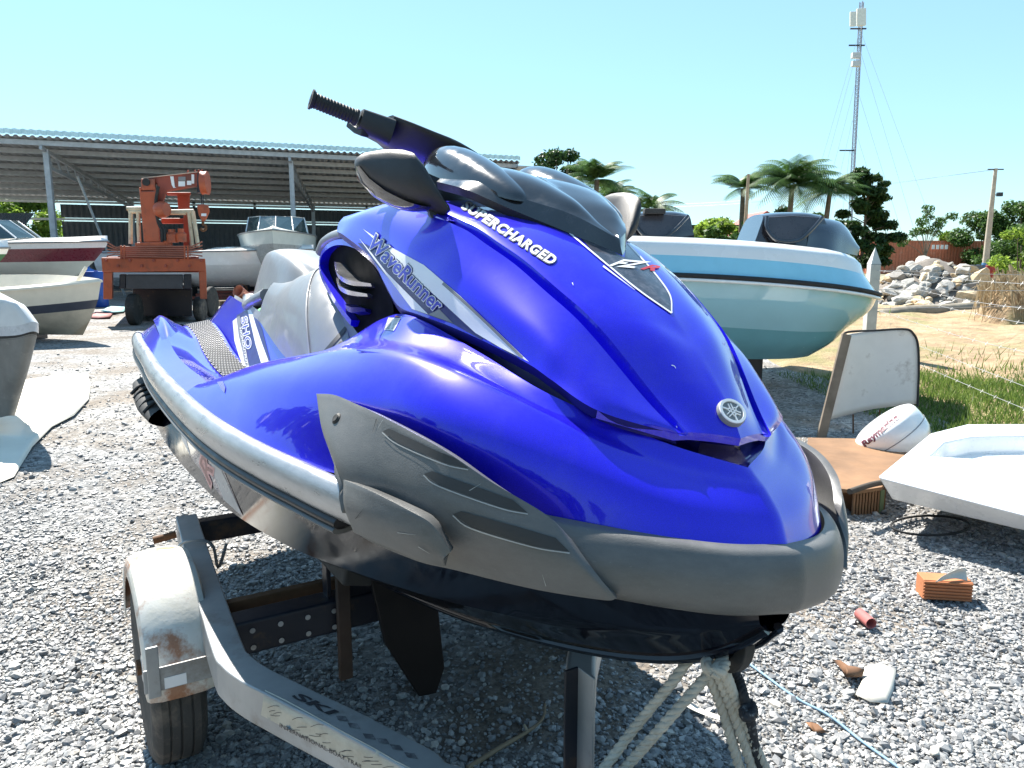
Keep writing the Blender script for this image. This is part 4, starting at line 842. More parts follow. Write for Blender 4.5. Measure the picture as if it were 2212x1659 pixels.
# tall layered tree: clumps on tiers
cl_ = []; lm = [([(0, 0, -.1), (.05, 0, 2), (.1, 0, 4.6)], .10)]
for z, w in ((4.75, .5), (4.3, .75), (3.8, 1.0), (3.3, 1.15), (2.8, 1.35), (2.3, 1.35), (1.8, 1.3), (1.3, 1.1)):
    for i in range(7):
        a = rng.uniform(0, 6.28); r_ = w*1.12*rng.uniform(.25, 1); c = (r_*math.cos(a)+.08, r_*math.sin(a), z+rng.uniform(-.2, .2)); cl_.append((c, rng.uniform(.2, .36)))
        if i < 3: lm.append(([(.06, 0, z-.5), (c[0]*.5, c[1]*.5, z-.25), c], .025))
tree('layered_tree', at(1850, 34.5), 'tall dark layered tree beside the lattice mast', lm, cl_, 9000, .13, 0, .1, flat=.6)
roundtree(at(1915, 76), 3.2, 1.8, 'low grey-green bush behind the left end of the long container', 1, 1400, .14, 10, .2)
# sparse feathery tree
cl_ = []; lm = [([(0, 0, -.1), (.05, 0, 2)], .07)]
for dx, z in ((-1.5, 2.3), (-1.0, 3.0), (-.6, 3.7), (-.1, 4.6), (.25, 4.1), (.6, 3.5), (1.1, 3.8), (1.5, 4.1), (.9, 3.0), (-.3, 3.1), (.2, 3.2)):
    cl_.append(((dx, rng.uniform(-.5, .5), z), .38)); lm.append(([(.05, 0, 1.2), (dx*.4, 0, 1.2+(z-1.2)*.6), (dx, 0, z)], .03))
tree('sparse_tree', at(1985, 55), 'sparse feathery tree with thin bare limbs behind the long container', lm, cl_, 900, .13, 1, .05)
roundtree(at(2045, 70), 3.3, 1.6, 'small rounded tree behind the right end of the long container', 2, 1500, .2, 9, .2)
for i, (u, dist, h, w, m_, lb) in enumerate(((2120, 62, 4.6, 2.2, 1, 'feathery tree directly behind the concrete power pole'), (2185, 60, 5.6, 2.3, 1, 'taller feathery tree to the right of the power pole'), (2245, 55, 5.4, 2.2, 1, 'feathery tree cut by the right edge beyond the fence'))):
    roundtree(at(u, dist), h, w, lb, m_, 3600, .17, 20, .2)
roundtree(at(2190, 26), 2.3, .9, 'bright green leafy shrub above the dry root clump', 2, 1700, .085, 16, .12, name='leafy_shrub')
roundtree(at(2165, 58), 2.6, 2.2, 'wide bright bush beyond the oil drums', 1, 2600, .15, 14, .1)
for i, u in enumerate((1340, 1440, 1510, 1790)): roundtree(at(u, 58+5*i), 2.6, 4.2, ['low hedge of trees on the skyline behind the far mirror', 'low hedge of trees on the skyline behind the first boat console', 'low hedge of trees on the skyline behind the dark shed roof', 'low hedge of trees on the skyline left of the long container'][i], 0, 2400, .2, 18, .1)
# bushes by the open bay of the shed
roundtree(at(70, 50), 5.9, 2.1, 'bright green bush growing at the open end of the shed', 2, 6500, .17, 26, .1, name='bush', flat=.9)
roundtree(at(-25, 52), 6.2, 2.4, 'taller bush behind the loose roofing sheet', 2, 5500, .17, 24, .1, name='bush', flat=.9)
# unseen belt of trees, added for dark reflections in paint and less sky fill
cc_ = []; rr_ = []
for a in np.linspace(R(98), R(292), 80): d_ = rng.uniform(22, 30); cc_.append((d_*math.sin(a), d_*math.cos(a)+2, rng.uniform(.8, 5.0))); rr_.append(rng.uniform(1.3, 2.4))
tb0 = quads('unseen_tree_belt', leafcloud(cc_, rr_, 26000, .5), LEAF[0]); tag(tb0, 'unseen belt of dark trees added for the paint to reflect', 'trees', kind='stuff')
# grass along the fence
def grass(N, fn, h, mat, name, label):
    P = fn(N); n = len(P); a = rng.uniform(0, 6.28, n); w = np.stack([np.cos(a), np.sin(a), 0*a], 1)*.006; hh = h*rng.uniform(.4, 1.3, n)[:, None]; le = np.stack([rng.normal(0, .35, n), rng.normal(0, .35, n), np.ones(n)], 1)*hh
    V = np.stack([P-w, P+w, P+le+w*.15, P+le-w*.15], 1); o = quads(name, V, mat); return tag(o, label, 'grass', kind='stuff')
def gpos(N):
    y = rng.uniform(5.6, 9.2, N); x = 3.15+rng.uniform(0, 1, N)**1.2*6.0; z = sandz(x, y); k = rng.uniform(size=N) < np.clip(1.25-(y-6.3)/3.0+.25*np.sin(3*x), .03, 1); return np.stack([x, y, z], 1)[k]
grass(34000, gpos, .075, LEAF[5], 'grass', 'short green grass along the barbed wire fence')
def gpos2(N): y = rng.uniform(9, 24, N); x = 3.5+rng.uniform(0, 1, N)*16; k = np.sin(x*1.3)+np.sin(y*.9+x) > 1.15; return np.stack([x, y, sandz(x, y)], 1)[k]
grass(9000, gpos2, .14, LEAF[5], 'grass', 'thin tufts of grass dotted over the sand bank')

# ================================================================== yard behind on the right
MAT['orangecon'] = plain('faded_orange_container', (.52, .16, .085), .6, dirt=(.55, .33, .25), dirt_amt=.25, dscale=2)
MAT['redcon'] = plain('rusty_red_container', (.22, .06, .04), .7, dirt=(.10, .05, .03), dirt_amt=.4, dscale=2)
def container(name, p, ang, L, label, mat):
    c, s = math.cos(ang), math.sin(ang); ex = np.array([c, s, 0]); ey = np.array([-s, c, 0]); o = thing(name, p, label, 'container'); H = 2.59; Wd = 2.44; p = np.asarray(p, float)
    fr = MB()
    for a in (0, L):
        for b in (0, Wd): fr.box(p+ex*a+ey*b+[0, 0, H/2], (.14, .14, H), np.array([ex, ey, [0, 0, 1]]).T)
    for b in (0, Wd):
        for z in (.07, H-.06): fr.box(p+ex*L/2+ey*b+[0, 0, z], (L, .1, .12), np.array([ex, ey, [0, 0, 1]]).T)
    for a in (0, L):
        for z in (.07, H-.06): fr.box(p+ex*a+ey*Wd/2+[0, 0, z], (.1, Wd, .12), np.array([ex, ey, [0, 0, 1]]).T)
    fr.build('frame', mat, o)
    def corr(o0, d, n_, L_, nm):
        k = int(L_/.28)*4; row = []
        for i in range(k+1): row.append(o0+d*L_*i/k+n_*(.036 if i % 4 in (1, 2) else 0))
        MB().grid([[q+np.array([0, 0, .1]) for q in row], [q+np.array([0, 0, H-.1]) for q in row]]).build(nm, mat, o)
    corr(p-ey*.02, ex, -ey, L, 'side_wall'); corr(p+ey*(Wd+.02), ex, ey, L, 'side_wall'); corr(p-ex*.02, ey, -ex, Wd, 'end_wall'); corr(p+ex*(L+.02), ey, ex, Wd, 'end_wall')
    MB().box(p+ex*L/2+ey*Wd/2+[0, 0, H], (L, Wd, .04), np.array([ex, ey, [0, 0, 1]]).T).build('roof', mat, o)
    for y in (.35, .95, 1.5, 2.1): MB().cyl(p-ex*.10+ey*y+[0, 0, .2], p-ex*.10+ey*y+[0, 0, H-.2], .03, 8).build('door_bar', mat, o)
    return o
c1 = container('shipping_container', at(1893, 62, .0), R(14), 10.0, 'long faded orange shipping container behind the rubble pile', MAT['orangecon'])
# white print on the container
for i in range(4): MB().box(at(2020+11*i, 61.2, 2.1)+np.array([0, 1.2+.1*i, 0]), (.22, .02, .34)).build('letter_mark', MAT['white'], c1)
container('shipping_container', at(1430, 40), R(5), 3.2, 'rusty red container under a dark roof behind the aqua boat', MAT['redcon'])
lean = thing('lean_to_roof', at(1500, 39.5), 'dark corrugated lean-to roof over the rusty red container', 'roof')
MB().box(at(1490, 40.6, 2.85), (4.4, 3.6, .10)).build('roof_sheet', MAT['darksteel'], lean)
for u in (1445, 1562): MB().box(at(u, 39.2, 1.4), (.1, .1, 2.8)).build('post', MAT['rust'], lean)
# red tiled house roof glimpsed between the palms
hs = thing('house', at(1640, 52), 'small house with red roof half hidden between palms', 'house')
MB().box(at(1645, 54, 1.3), (5, 4, 2.6)).build('wall', plain('plaster', (.45, .4, .33), .9), hs)
MB().prism([at(1560, 51.8, 2.6), at(1730, 51.8, 2.6), at(1645, 51.8, 4.3)], (0, 4.4, 0)).build('roof', plain('red_roof', (.35, .07, .05), .7), hs)
# rubble pile: concrete lumps on a mound
RB = at(2003, 19.2, .15); rubble = thing('rubble_pile', RB, 'heap of broken concrete and stones behind the barbed wire fence', 'rubble')
def rz(x, y): return 1.28*np.exp(-((x/1.25)**2+(y/1.5)**2))-.1
X, Y = np.meshgrid(np.linspace(-2.7, 2.7, 40), np.linspace(-2.6, 2.6, 36), indexing='ij'); MB().grid(np.stack([RB[0]+X, RB[1]+Y, RB[2]+rz(X, Y)+.04*np.sin(9*X)*np.sin(8*Y)], -1)).build('rubble_earth', plain('grey_earth', (.16, .14, .12), .95, var=.4, scale=6, bump=.8, bscale=12), rubble, smooth=60)
CONC = [plain('broken_concrete', (.38, .365, .33), .9, var=.35, scale=5, bump=.5, bscale=15), plain('pale_sandstone', (.55, .43, .28), .9, var=.2, scale=5, bump=.5, bscale=15), plain('grey_stone', (.20, .19, .18), .9, var=.25, scale=5, bump=.5, bscale=15)]
lumps = []
for k in range(8):
    bm = bmesh.new(); bmesh.ops.create_icosphere(bm, subdivisions=2, radius=1); v = np.array([x.co[:] for x in bm.verts]); f = [tuple(x.index for x in q.verts) for q in bm.faces]; bm.free()
    for c in rng.normal(size=(9, 3)):
        c = c/np.linalg.norm(c); d = v@c; v = v-np.outer(np.clip(d-rng.uniform(.45, .75), 0, 9), c)
    me = bpy.data.meshes.new('stone'); me.from_pydata([tuple(p) for p in v], [], f); me.materials.append(CONC[k % 3 if k > 2 else 0]); lumps.append(me)
def lump(x, y, z, s, me, parent, name='stone'):
    o = bpy.data.objects.new(name, me); COL.objects.link(o); o.parent = parent; q = INV[parent.name] @ np.array([x, y, z, 1]); o.location = q[:3]; o.scale = (s*rng.uniform(.9, 1.5), s*rng.uniform(.7, 1.1), s*rng.uniform(.5, .85)); o.rotation_euler = (rng.uniform(-.5, .5), rng.uniform(-.5, .5), rng.uniform(0, 6.28)); return o
for i in range(420):
    a = rng.uniform(0, 6.28); r_ = rng.uniform(.1, 1)**.6*2.0; x, y = r_*1.15*math.cos(a), r_*math.sin(a)
    if y > .9: continue
    lump(RB[0]+x, RB[1]+y, RB[2]+rz(x, y)+.04, rng.choice([.08, .12, .17, .23, .28], p=[.25, .28, .25, .15, .07]), lumps[rng.integers(0, 8)], rubble)
bg_ = lump(RB[0]+.42, RB[1]-1.25, RB[2]+.62, .42, lumps[1], rubble); bg_.data = bg_.data.copy(); bg_.data.materials[0] = CONC[1]; bg_.scale = (.46, .16, .44); bg_.rotation_euler = (.35, .1, .2)
bg_ = lump(RB[0]+.38, RB[1]-1.5, RB[2]+.33, .3, lumps[2], rubble); bg_.data = bg_.data.copy(); bg_.data.materials[0] = CONC[1]; bg_.scale = (.62, .25, .14); bg_.rotation_euler = (.2, .15, .1)
# log
lg = MB().tube(crom([at(1895, 15.4, .16), at(1960, 15.8, .24), at(2040, 16.2, .26), at(2110, 17.2, .28)], 14), [.16, .17, .165, .16, .16, .155, .15, .15, .145, .14, .14, .13, .12, .1], 12).build('log', plain('grey_log', (.24, .21, .16), .9, var=.3, bump=.6, bscale=25), smooth=60); tag(lg, 'long grey log lying at the foot of the rubble pile', 'log')
# dry root clump on a sand hump
rt = thing('dry_root_clump', at(2190, 14.0, .2), 'clump of dry hanging roots and dead palm leaves on a sand hump', 'plant')
X, Y = np.meshgrid(np.linspace(-1, 1, 24), np.linspace(-.8, .8, 20), indexing='ij'); c = at(2195, 14.2, .05); MB().grid(np.stack([c[0]+X, c[1]+Y, c[2]+.95*np.exp(-(X/.55)**4-(Y/.55)**4)-.05], -1)).build('earth_hump', MAT['sand'], rt, smooth=60)
V = []
for i in range(900):
    a = rng.uniform(0, 6.28); r_ = rng.uniform(.2, .7); x, y = c[0]+r_*math.cos(a), c[1]+r_*math.sin(a); zt = c[2]+1.0-.5*r_*r_+rng.normal(0, .07); L = rng.uniform(.1, .75)**1.3; w = rng.uniform(.004, .016); dx = rng.normal(0, .13); V.append([(x-w, y, zt), (x+w, y, zt+.02), (x+w*.6+dx, y-.05, zt-L), (x-w*.6+dx, y-.05, zt-L)])
quads('hanging_roots', V, LEAF[4], rt)
# poles
pw = thing('power_pole', at(2117, 46), 'tall concrete power pole with blue painted foot behind the oil drums', 'pole')
PB = at(2117, 46, 0); MB().tube([PB, PB+[.0, 0, 2.6], PB+[.05, 0, 6.35]], [.19, .16, .10], 8).build('shaft', plain('weathered_concrete', (.42, .37, .30), .9, var=.2, scale=3), pw, smooth=60)
MB().tube([PB+[0, 0, 0], PB+[0, 0, 1.0]], [.22, .2], 8).build('painted_foot', plain('blue_paint', (.08, .22, .45), .7), pw, smooth=60)
MB().box(PB+[.05, 0, 6.3], (.9, .08, .06)).build('cross_arm', MAT['darksteel'], pw); MB().box(PB+[.42, 0, 4.9], (.28, .2, .22)).build('lamp_box', MAT['darksteel'], pw); MB().beam(PB+[.05, 0, 4.85], PB+[.4, 0, 4.9], .05, .05).build('lamp_arm', MAT['darksteel'], pw)
wl = MB()
for k in range(2): wl.tube(crom([PB+[.3*k, 0, 6.3], PB+[-12, 14, 5.2+k*.2], PB+[-26, 30, 6.2]], 16), .006, 4)
wl.build('power_line', MAT['darksteel'], pw)
wp2 = thing('wooden_pole', at(1606, 30), 'bare slanting wooden pole behind the aqua boat', 'pole'); MB().tube([D(1604, 560, 30), D(1612, 460, 30), D(1617, 376, 30)], [.075, .07, .055], 8).build('shaft', plain('pale_wood', (.38, .30, .21), .85, var=.25), wp2, smooth=60)
for u, cc, lb in ((2098, (.08, .10, .12), 'dark oil drum at the foot of the power pole'), (2131, (.35, .04, .03), 'red oil drum to the right of the power pole'), (2110, (.05, .16, .30), 'blue oil drum beside the power pole')):
    b = at(u, 43.5 if u != 2110 else 44.5); o = thing('oil_drum', b, lb, 'drum'); m_ = plain('drum_paint', cc, .6); MB().lathe(b, (0, 0, 1), [(.29, 0), (.3, .02), (.29, .04), (.29, .3), (.305, .32), (.29, .34), (.29, .58), (.305, .6), (.29, .62), (.29, .86), (.3, .88), (.29, .9), (.28, .88), (.01, .88)], 20).build('shell', m_, o, smooth=40); MB().cyl(b+[.15, -.1, .88], b+[.15, -.1, .9], .035, 10).build('bung', MAT['rust'], o)
# lattice mast with aerials and guy wires
MBs = at(1824, 78); mast = thing('lattice_mast', MBs, 'tall guyed lattice radio mast with white panel aerials', 'mast'); MT = D(1862, 4, 78.); ml = MB(); MAT['mast'] = plain('mast_steel', (.30, .32, .38), .6)
ax = MT-MBs; Lm = np.linalg.norm(ax); 
def mp(s, k, w=.2): a = 6.283*k/3+.4; return MBs+ax*s+np.array([w*math.cos(a), w*math.sin(a), 0])
for k in range(3): ml.tube([mp(0, k), mp(1, k)], .045, 5)
N_ = 70
for i in range(N_):
    for k in range(3): ml.beam(mp(i/N_, k), mp((i+1)/N_, (k+1) % 3), .03, .03); ml.beam(mp(i/N_, k), mp(i/N_, (k+1) % 3), .03, .03)
tag(ml.build('lattice', MAT['mast'], mast), kind='stuff')
for v_, s in ((60, 1), (36, 1)): pass
for u0, u1, v0, v1 in ((1837, 1848, 25, 57), (1852, 1869, 18, 56)): a = D(u0, v0, 77.3); b = D(u1, v1, 77.3); MB().box((a+b)/2, (abs(b[0]-a[0]), .25, abs(b[2]-a[2])), np.array(Matrix.Rotation(R(-4), 3, 'Y'))).build('panel_aerial', plain('aerial_white', (.7, .68, .62), .5), mast, bevel=.06)
for v_ in (62, 98, 325): a = D(1854-(v_-62)*.09, v_, 78); MB().beam(a+[-.75, 0, 0], a+[.75, 0, 0], .12, .12).build('aerial_arm', MAT['darksteel'], mast)
for v_ in (120, 138): a = D(1849, v_, 77.5); MB().box(a, (.8, .5, .5)).build('radio_unit', plain('unit_grey', (.55, .55, .55), .5), mast, bevel=.03)
for v_, dxs in ((64, (-5.2, 7.2)), (98, (-4.6, 5.4)), (180, (-3.9, 4.4)), (260, (-3.0, 3.3)), (325, (-1.6, 2.4))):
    t0 = D(1858-(v_-62)*.085, v_, 78)
    for d in dxs: MB().tube([t0, np.array([MBs[0]+d*1.25, MBs[1]-2, 0])], .012, 4).build('guy_wire', plain('guy_steel', (.45, .48, .52), .6), mast)
# fence: white concrete post and barbed wire strands
fp = at(1879, 10.2); fpo = thing('fence_post', fp, 'white concrete fence post with pointed top beside the aqua boat', 'post')
MB().box(fp+[0, 0, .64], (.13, .13, 1.28)).build('shaft', plain('whitewashed_concrete', (.55, .55, .52), .9), fpo, bevel=.01)
MB().add([fp+[x*.065, y*.065, 1.282] for x, y in ((-1, -1), (1, -1), (1, 1), (-1, 1))]+[fp+[0, 0, 1.5]], [(0, 1, 4), (1, 2, 4), (2, 3, 4), (3, 0, 4), (3, 2, 1, 0)]).build('pointed_cap', plain('whitewashed_cap', (.58, .58, .55), .9), fpo)
f2 = np.array([3.55, 4.3, 0]); fpo2 = dup(fpo, f2, label='white concrete fence post out past the upturned white hatch')
WIRE = plain('barbed_wire', (.40, .40, .40), .5, metal=.4)
for i, z in enumerate((1.2, .95, .70, .45, .25, 1.08)):
    wo2 = thing('barbed_wire', fp+[0, 0, z], ['top', 'third', 'fourth', 'fifth', 'lowest', 'second'][i]+' barbed wire strand of the fence beside the sand', 'wire', 'barbed wire strands')
    sag = .04+.02*(i % 3); A = fp+[0.02, -.06, z]; B_ = f2+np.array([0.05, 0, z-.06*(i % 2)]); mid = (A+B_)/2+np.array([.12, 0, -sag]); P = crom([A, mid, B_], 40); MB().tube(P, .0022, 5).build('strand', WIRE, wo2, smooth=60)
    m_ = MB()
    for j in range(2, 39, 2):
        for s in (1, -1): m_.beam(P[j]+[-.012*s, 0, -.014], P[j]+[.012*s, .004, .014], .002, .002)
    m_.build('barbs', WIRE, wo2)
    # strands running back from the post, past the rubble
    if i in (0, 1, 2): P = crom([fp+[0.02, .06, z], fp+[5.2, 3.5, z-.14], fp+[11, 7.2, z-.02]], 40); MB().tube(P, .004, 4).build('strand', WIRE, wo2, smooth=60)
# ================================================================== aqua boat with two black consoles
GEL = plain('white_gelcoat', (.84, .84, .82), .25, coat=.6, var=.04, scale=2)
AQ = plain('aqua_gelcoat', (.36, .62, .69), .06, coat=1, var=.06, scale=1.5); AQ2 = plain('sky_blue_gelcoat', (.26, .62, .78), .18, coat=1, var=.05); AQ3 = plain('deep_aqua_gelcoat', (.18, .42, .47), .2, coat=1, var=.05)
GLB = plain('gloss_black_moulding', (.018, .018, .022), .12, coat=1, var=.1); GLG = plain('charcoal_panel', (.06, .055, .06), .3, coat=.3)
ab = thing('deck_boat', (2.4, 7.6, 0), 'aqua and white deck boat with two black consoles standing on blocks', 'boat')
rl = [(.3, 6.9, 1.25), (1.0, 6.85, 1.235), (1.6, 6.8, 1.215), (2.2, 6.78, 1.18), (2.75, 6.82, 1.13), (3.12, 6.96, 1.08), (3.37, 7.2, 1.035), (3.5, 7.6, 1.03), (3.52, 8.6, 1.08), (3.45, 10, 1.1)]
ch = [(.3, 7.1, .80), (1.0, 7.05, .79), (1.6, 7.0, .77), (2.2, 6.98, .735), (2.65, 7.0, .71), (2.98, 7.12, .705), (3.18, 7.36, .715), (3.3, 7.8, .73), (3.3, 8.6, .78), (3.2, 10, .8)]
md = [(a+np.array(b))/2+np.array([.05, -.03, 0]) for a, b in zip(np.array(rl), ch)]
bo_ = [(.6, 7.6, .46), (1.2, 7.4, .445), (1.6, 7.3, .44), (2.1, 7.25, .43), (2.5, 7.24, .43), (2.75, 7.32, .435), (2.9, 7.5, .44), (2.96, 7.9, .45), (2.95, 8.6, .47), (2.9, 10, .5)]
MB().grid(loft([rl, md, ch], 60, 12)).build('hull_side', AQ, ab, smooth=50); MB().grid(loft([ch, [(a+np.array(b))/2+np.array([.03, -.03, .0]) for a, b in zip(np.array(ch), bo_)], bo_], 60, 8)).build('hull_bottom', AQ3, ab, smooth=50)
dk1 = [(x-.03 if x > 3 else x, y+.05, z+.17) for x, y, z in rl]; dk1[4] = (2.73, 6.9, 1.30); dk1[5] = (3.07, 7.06, 1.25); dk1[6] = (3.29, 7.3, 1.20); dk1[7] = (3.4, 7.7, 1.19)
MB().grid(loft([rl, dk1], 60, 6)).build('upper_band', AQ2, ab, smooth=50)
dk2 = [(x-.10 if x > 2.9 else x, y+.12, max(z+.15, 1.44) if x < 2.9 else z+.18) for x, y, z in dk1]; dk3 = [(x-.4 if x > 2.9 else x, y+.7, max(z+.02, 1.46)) for x, y, z in dk2]
MB().grid(loft([dk1, dk2, dk3], 60, 8)).build('deck', GEL, ab, smooth=50)
MB().add([tuple(p) for p in dk3]+[(.3, 10, 1.45)], [tuple(range(11))]).build('deck_top', GEL, ab)
MB().tube(crom([(x+.01, y-.015, z) for x, y, z in rl], 60), .022, 8).build('rub_rail', MAT['rubber'], ab, smooth=60); MB().tube(crom([(x+.012, y-.02, z-.035) for x, y, z in rl], 60), .016, 8).build('rub_rail_trim', GEL, ab, smooth=60)
def console(u0, u1, vt, vb, dist, tail, notch, label_):
    """moulded console: rounded body with an inset face, a dark U lip and a swept tail"""
    w0 = (u1-u0); P = lambda u, v, dy: D(u, v, dist+dy)
    base = [P(u0, vb, .0), P(u0+w0*.35, vb+2, -.02), P(u0+w0*.7, vb+1, .0), P(u1, vb-2, .12)]; top = [P(u0+w0*.13, vt+4, .16), P(u0+w0*.38, vt, .15), P(u0+w0*.7, vt, .15), P(u1-w0*.10, vt+5, .22)]
    mid = [(a+b)/2+np.array([0, -.035, 0]) for a, b in zip(base, top)]
    bk = [p+np.array([0, .5, -.02]) for p in top]; bk2 = [p+np.array([0, .62, 0]) for p in base]
    g = loft([base, mid, top, bk, bk2], 24, 24); c = MB().grid(g); c.add(list(g[:, 0]), [tuple(range(24))]); c.add(list(g[:, -1]), [tuple(range(24))]); co_ = c.build('console', GLB, ab, smooth=45)
    f = [P(u0+w0*.17, vt+8, .10), P(u0+w0*.5, vt+5, .09), P(u1-w0*.12, vt+9, .12), P(u1-w0*.28, vt+(vb-vt)*.52, .02), P(u0+w0*.55, vt+(vb-vt)*.80, -.035), P(u0+w0*.30, vt+(vb-vt)*.78, -.03), P(u0+w0*.17, vt+(vb-vt)*.45, .03)]
    f = [p+np.array([0, -.05, 0]) for p in f]; MB().prism(f, (0, .04, 0)).build('console_face', GLG, co_, bevel=.015)
    MB().tube(crom(f[2:]+[f[0]], 30), .018, 8).build('console_lip', GLB, co_, smooth=60)
    if notch: MB().box((f[0]+f[1])/2+np.array([.05, .0, .03]), (.2, .12, .05)).build('console_notch', MAT['rubber'], co_, bevel=.01)
    if tail:
        q0 = [P(u1-w0*.28, vt+10, .2), P(u1, vt+12, .35), P(u1+w0*.18, vt+26, .5), P(u1+w0*.34, vb+4, .6)]; q1 = [P(u1-w0*.3, vb, .0), P(u1, vb+4, .05), P(u1+w0*.18, vb+10, .2), P(u1+w0*.36, vb+16, .4)]
        qm = [(a+b)/2+np.array([.0, -.06, .05]) for a, b in zip(q0, q1)]; MB().grid(loft([q1, qm, q0, [p+np.array([-.05, .35, -.03]) for p in q0]], 20, 14)).build('console_tail', plain('smoked_screen', (.03, .045, .07), .08, coat=1), co_, smooth=60)
console(1348, 1502, 458, 526, 7.5, False, True, ''); console(1625, 1792, 461, 536, 7.3, True, False, '')
for x, y in ((1.3, 7.7), (2.3, 7.75), (2.2, 9.2)): MB().box((x, y, .22), (.36, .3, .45)).build('support_block', MAT['darksteel'], ab, bevel=.01)
MB().box((1.75, 8.6, .25), (1.5, .3, .42)).build('cradle_beam', MAT['darksteel'], ab, bevel=.01)
# ------------------------------------------------ white curved panel, plank, radome, hatch, crate
wpn = thing('curved_panel', G(1790, 945), 'tall white fibreglass panel with black rubber edging leaning upright beside the aqua boat', 'panel')
def PN(u, v, dy=0): return D(u, v, 5.95+dy)
oL = [PN(1828, 722), PN(1822, 780), PN(1808, 840), PN(1790, 906)]; oR = [PN(1968, 712), PN(1982, 735), PN(1983, 800), PN(1980, 872)]
MB().grid(loft([oL, [(a+b)/2+np.array([0, .06, .004]) for a, b in zip(oL, oR)], oR], 16, 14)).build('panel', plain('stained_white_panel', (.70, .68, .64), .45, dirt=(.40, .36, .32), dirt_amt=.2, dscale=6, var=.05), wpn, smooth=60, solid=.008)
MB().tube(crom([PN(1822, 735, -.01), PN(1828, 718, -.01), PN(1890, 714, .03), PN(1955, 711, -.01), PN(1974, 722, -.01), PN(1983, 745, -.01), PN(1985, 800, -.01), PN(1982, 878, -.01)], 40), .0085, 8).build('rubber_edging', MAT['rubber'], wpn, smooth=60)
for u, v0, v1 in ((1843, 895, 955), (1900, 885, 960), (1975, 870, 925)): MB().cyl(PN(u, v0, .03), PN(u, v1, .03), .006, 6).build('support_rod', MAT['rust'], wpn)
plk = tag(MB().beam(PN(1829, 722, -.04), PN(1772, 952, -.1), .07, .03, up=(0, 1, 0)).build('plank', plain('weathered_plank', (.20, .16, .12), .9, var=.3, bump=.4, bscale=30), bevel=.004), 'weathered plank propped along the left edge of the white panel', 'plank')
rd = thing('radome', G(1915, 1000), 'tilted white radome with dark lettering leaning on the brown plywood', 'radome')
rc = G(1925, 940, .24); rax = np.array([-.72, -.42, .55]); rax /= np.linalg.norm(rax); rc = D(1925, 937, 5.0)
ra = np.array([.62, .25, .74]); ra /= np.linalg.norm(ra); qx = np.array([.55, -.15, .45]); 
axr = np.array([-.62, .22, .75]); axr /= np.linalg.norm(axr)
prof_r = [(.001, -.14), (.15, -.14), (.195, -.125), (.22, -.08), (.228, -.02), (.226, -.015), (.228, -.01), (.224, .06), (.212, .085), (.18, .10), (.10, .108), (.001, .11)]
m_ = MB().lathe(rc, axr, prof_r, 48); m_.build('dome', GEL, rd, smooth=50); SURF.append(('radome', m_))
MB().lathe(rc, axr, [(.2295, -.019), (.2295, -.014)], 48).build('seam', MAT['greyv'], rd, smooth=50)
lettering('Raymarine', (1872, 968), np.array([72, -60]), np.array([-10, -13]), 'letters', plain('maroon_print', (.10, .02, .04), .5), 'radome', 4, parent=rd, off=.045, L=6)
# white hatch tray lying upside down on the crate
ht = thing('hatch_tray', G(2050, 1060), 'large upturned white fibreglass hatch with a rectangular recess', 'hatch')
def HP(u, v, z): return G(u, v, z)
ho = [HP(1896, 1030, .30), HP(2010, 936, .30+.02), HP(2090, 916, .34), HP(2330, 915, .36), HP(2420, 1160, .26), HP(2212, 1113, .27)]
cz = .27; lowr = [p*np.array([1, 1, 0])+np.array([0, 0, .17]) for p in ho]; lowr = [c_+(np.mean(lowr, axis=0)-c_)*.13 for c_ in lowr]
cen = np.mean(ho, axis=0); inn = [HP(2008, 985, .30), HP(2040, 955, .32), HP(2100, 942, .335), HP(2310, 938, .35), HP(2350, 1000, .32), HP(2212, 996, .30)]; deep = [p+np.array([0, 0, -.10])+(cen-p)*.04*np.array([1, 1, 0]) for p in inn]
m_ = MB(); n = 6
for A, B_ in ((lowr, ho), (ho, inn), (inn, deep)): m_.add(A+B_, [(i, (i+1) % n, n+(i+1) % n, n+i) for i in range(n)])
m_.add(deep, [tuple(range(n))]); m_.add(lowr, [tuple(range(n))]); m_.build('tray', plain('spotted_white_gelcoat', (.76, .78, .78), .3, coat=.4, var=.04, dirt=(.45, .44, .42), dirt_amt=.16, dscale=12), ht, bevel=.012, seg=3)
cr_ = thing('crate', G(1870, 1145), 'brown plywood crate with slatted side under the radome and white hatch', 'crate'); PLY = plain('brown_plywood', (.20, .11, .055), .8, var=.35, scale=3, bump=.3, bscale=30)
tz = .16; ct = [G(1852, 1060, tz), G(1905, 1052, tz), G(1985, 950, tz), G(1745, 945, tz), G(1740, 1045, tz)]
MB().prism(ct, (0, 0, -.02)).build('lid', PLY, cr_, bevel=.003)
a, b = G(1846, 1066, tz-.02), G(1905, 1060, tz-.02)
for i in range(9): p_ = a+(b-a)*(i+.5)/9; MB().box(p_+[0, .02, -.065], (.010, .02, .13)).build('slat', PLY, cr_)
MB().box(b+[.006, .03, -.065], (.022, .06, .135)).build('green_edge', plain('faded_green', (.12, .16, .08), .8), cr_, bevel=.002); MB().box((a+b)/2+[-.02, .22, -.07], (.30, .30, .13)).build('carcass', MAT['rust'], cr_)
pp = tag(MB().tube(crom([G(1835, 1062, .19), G(1890, 1045, .195), G(1960, 1036, .19)], 12), .016, 8).build('dark_pole', plain('dark_stick', (.06, .05, .04), .9), smooth=60), 'dark stick lying along the edge of the plywood crate', 'stick')
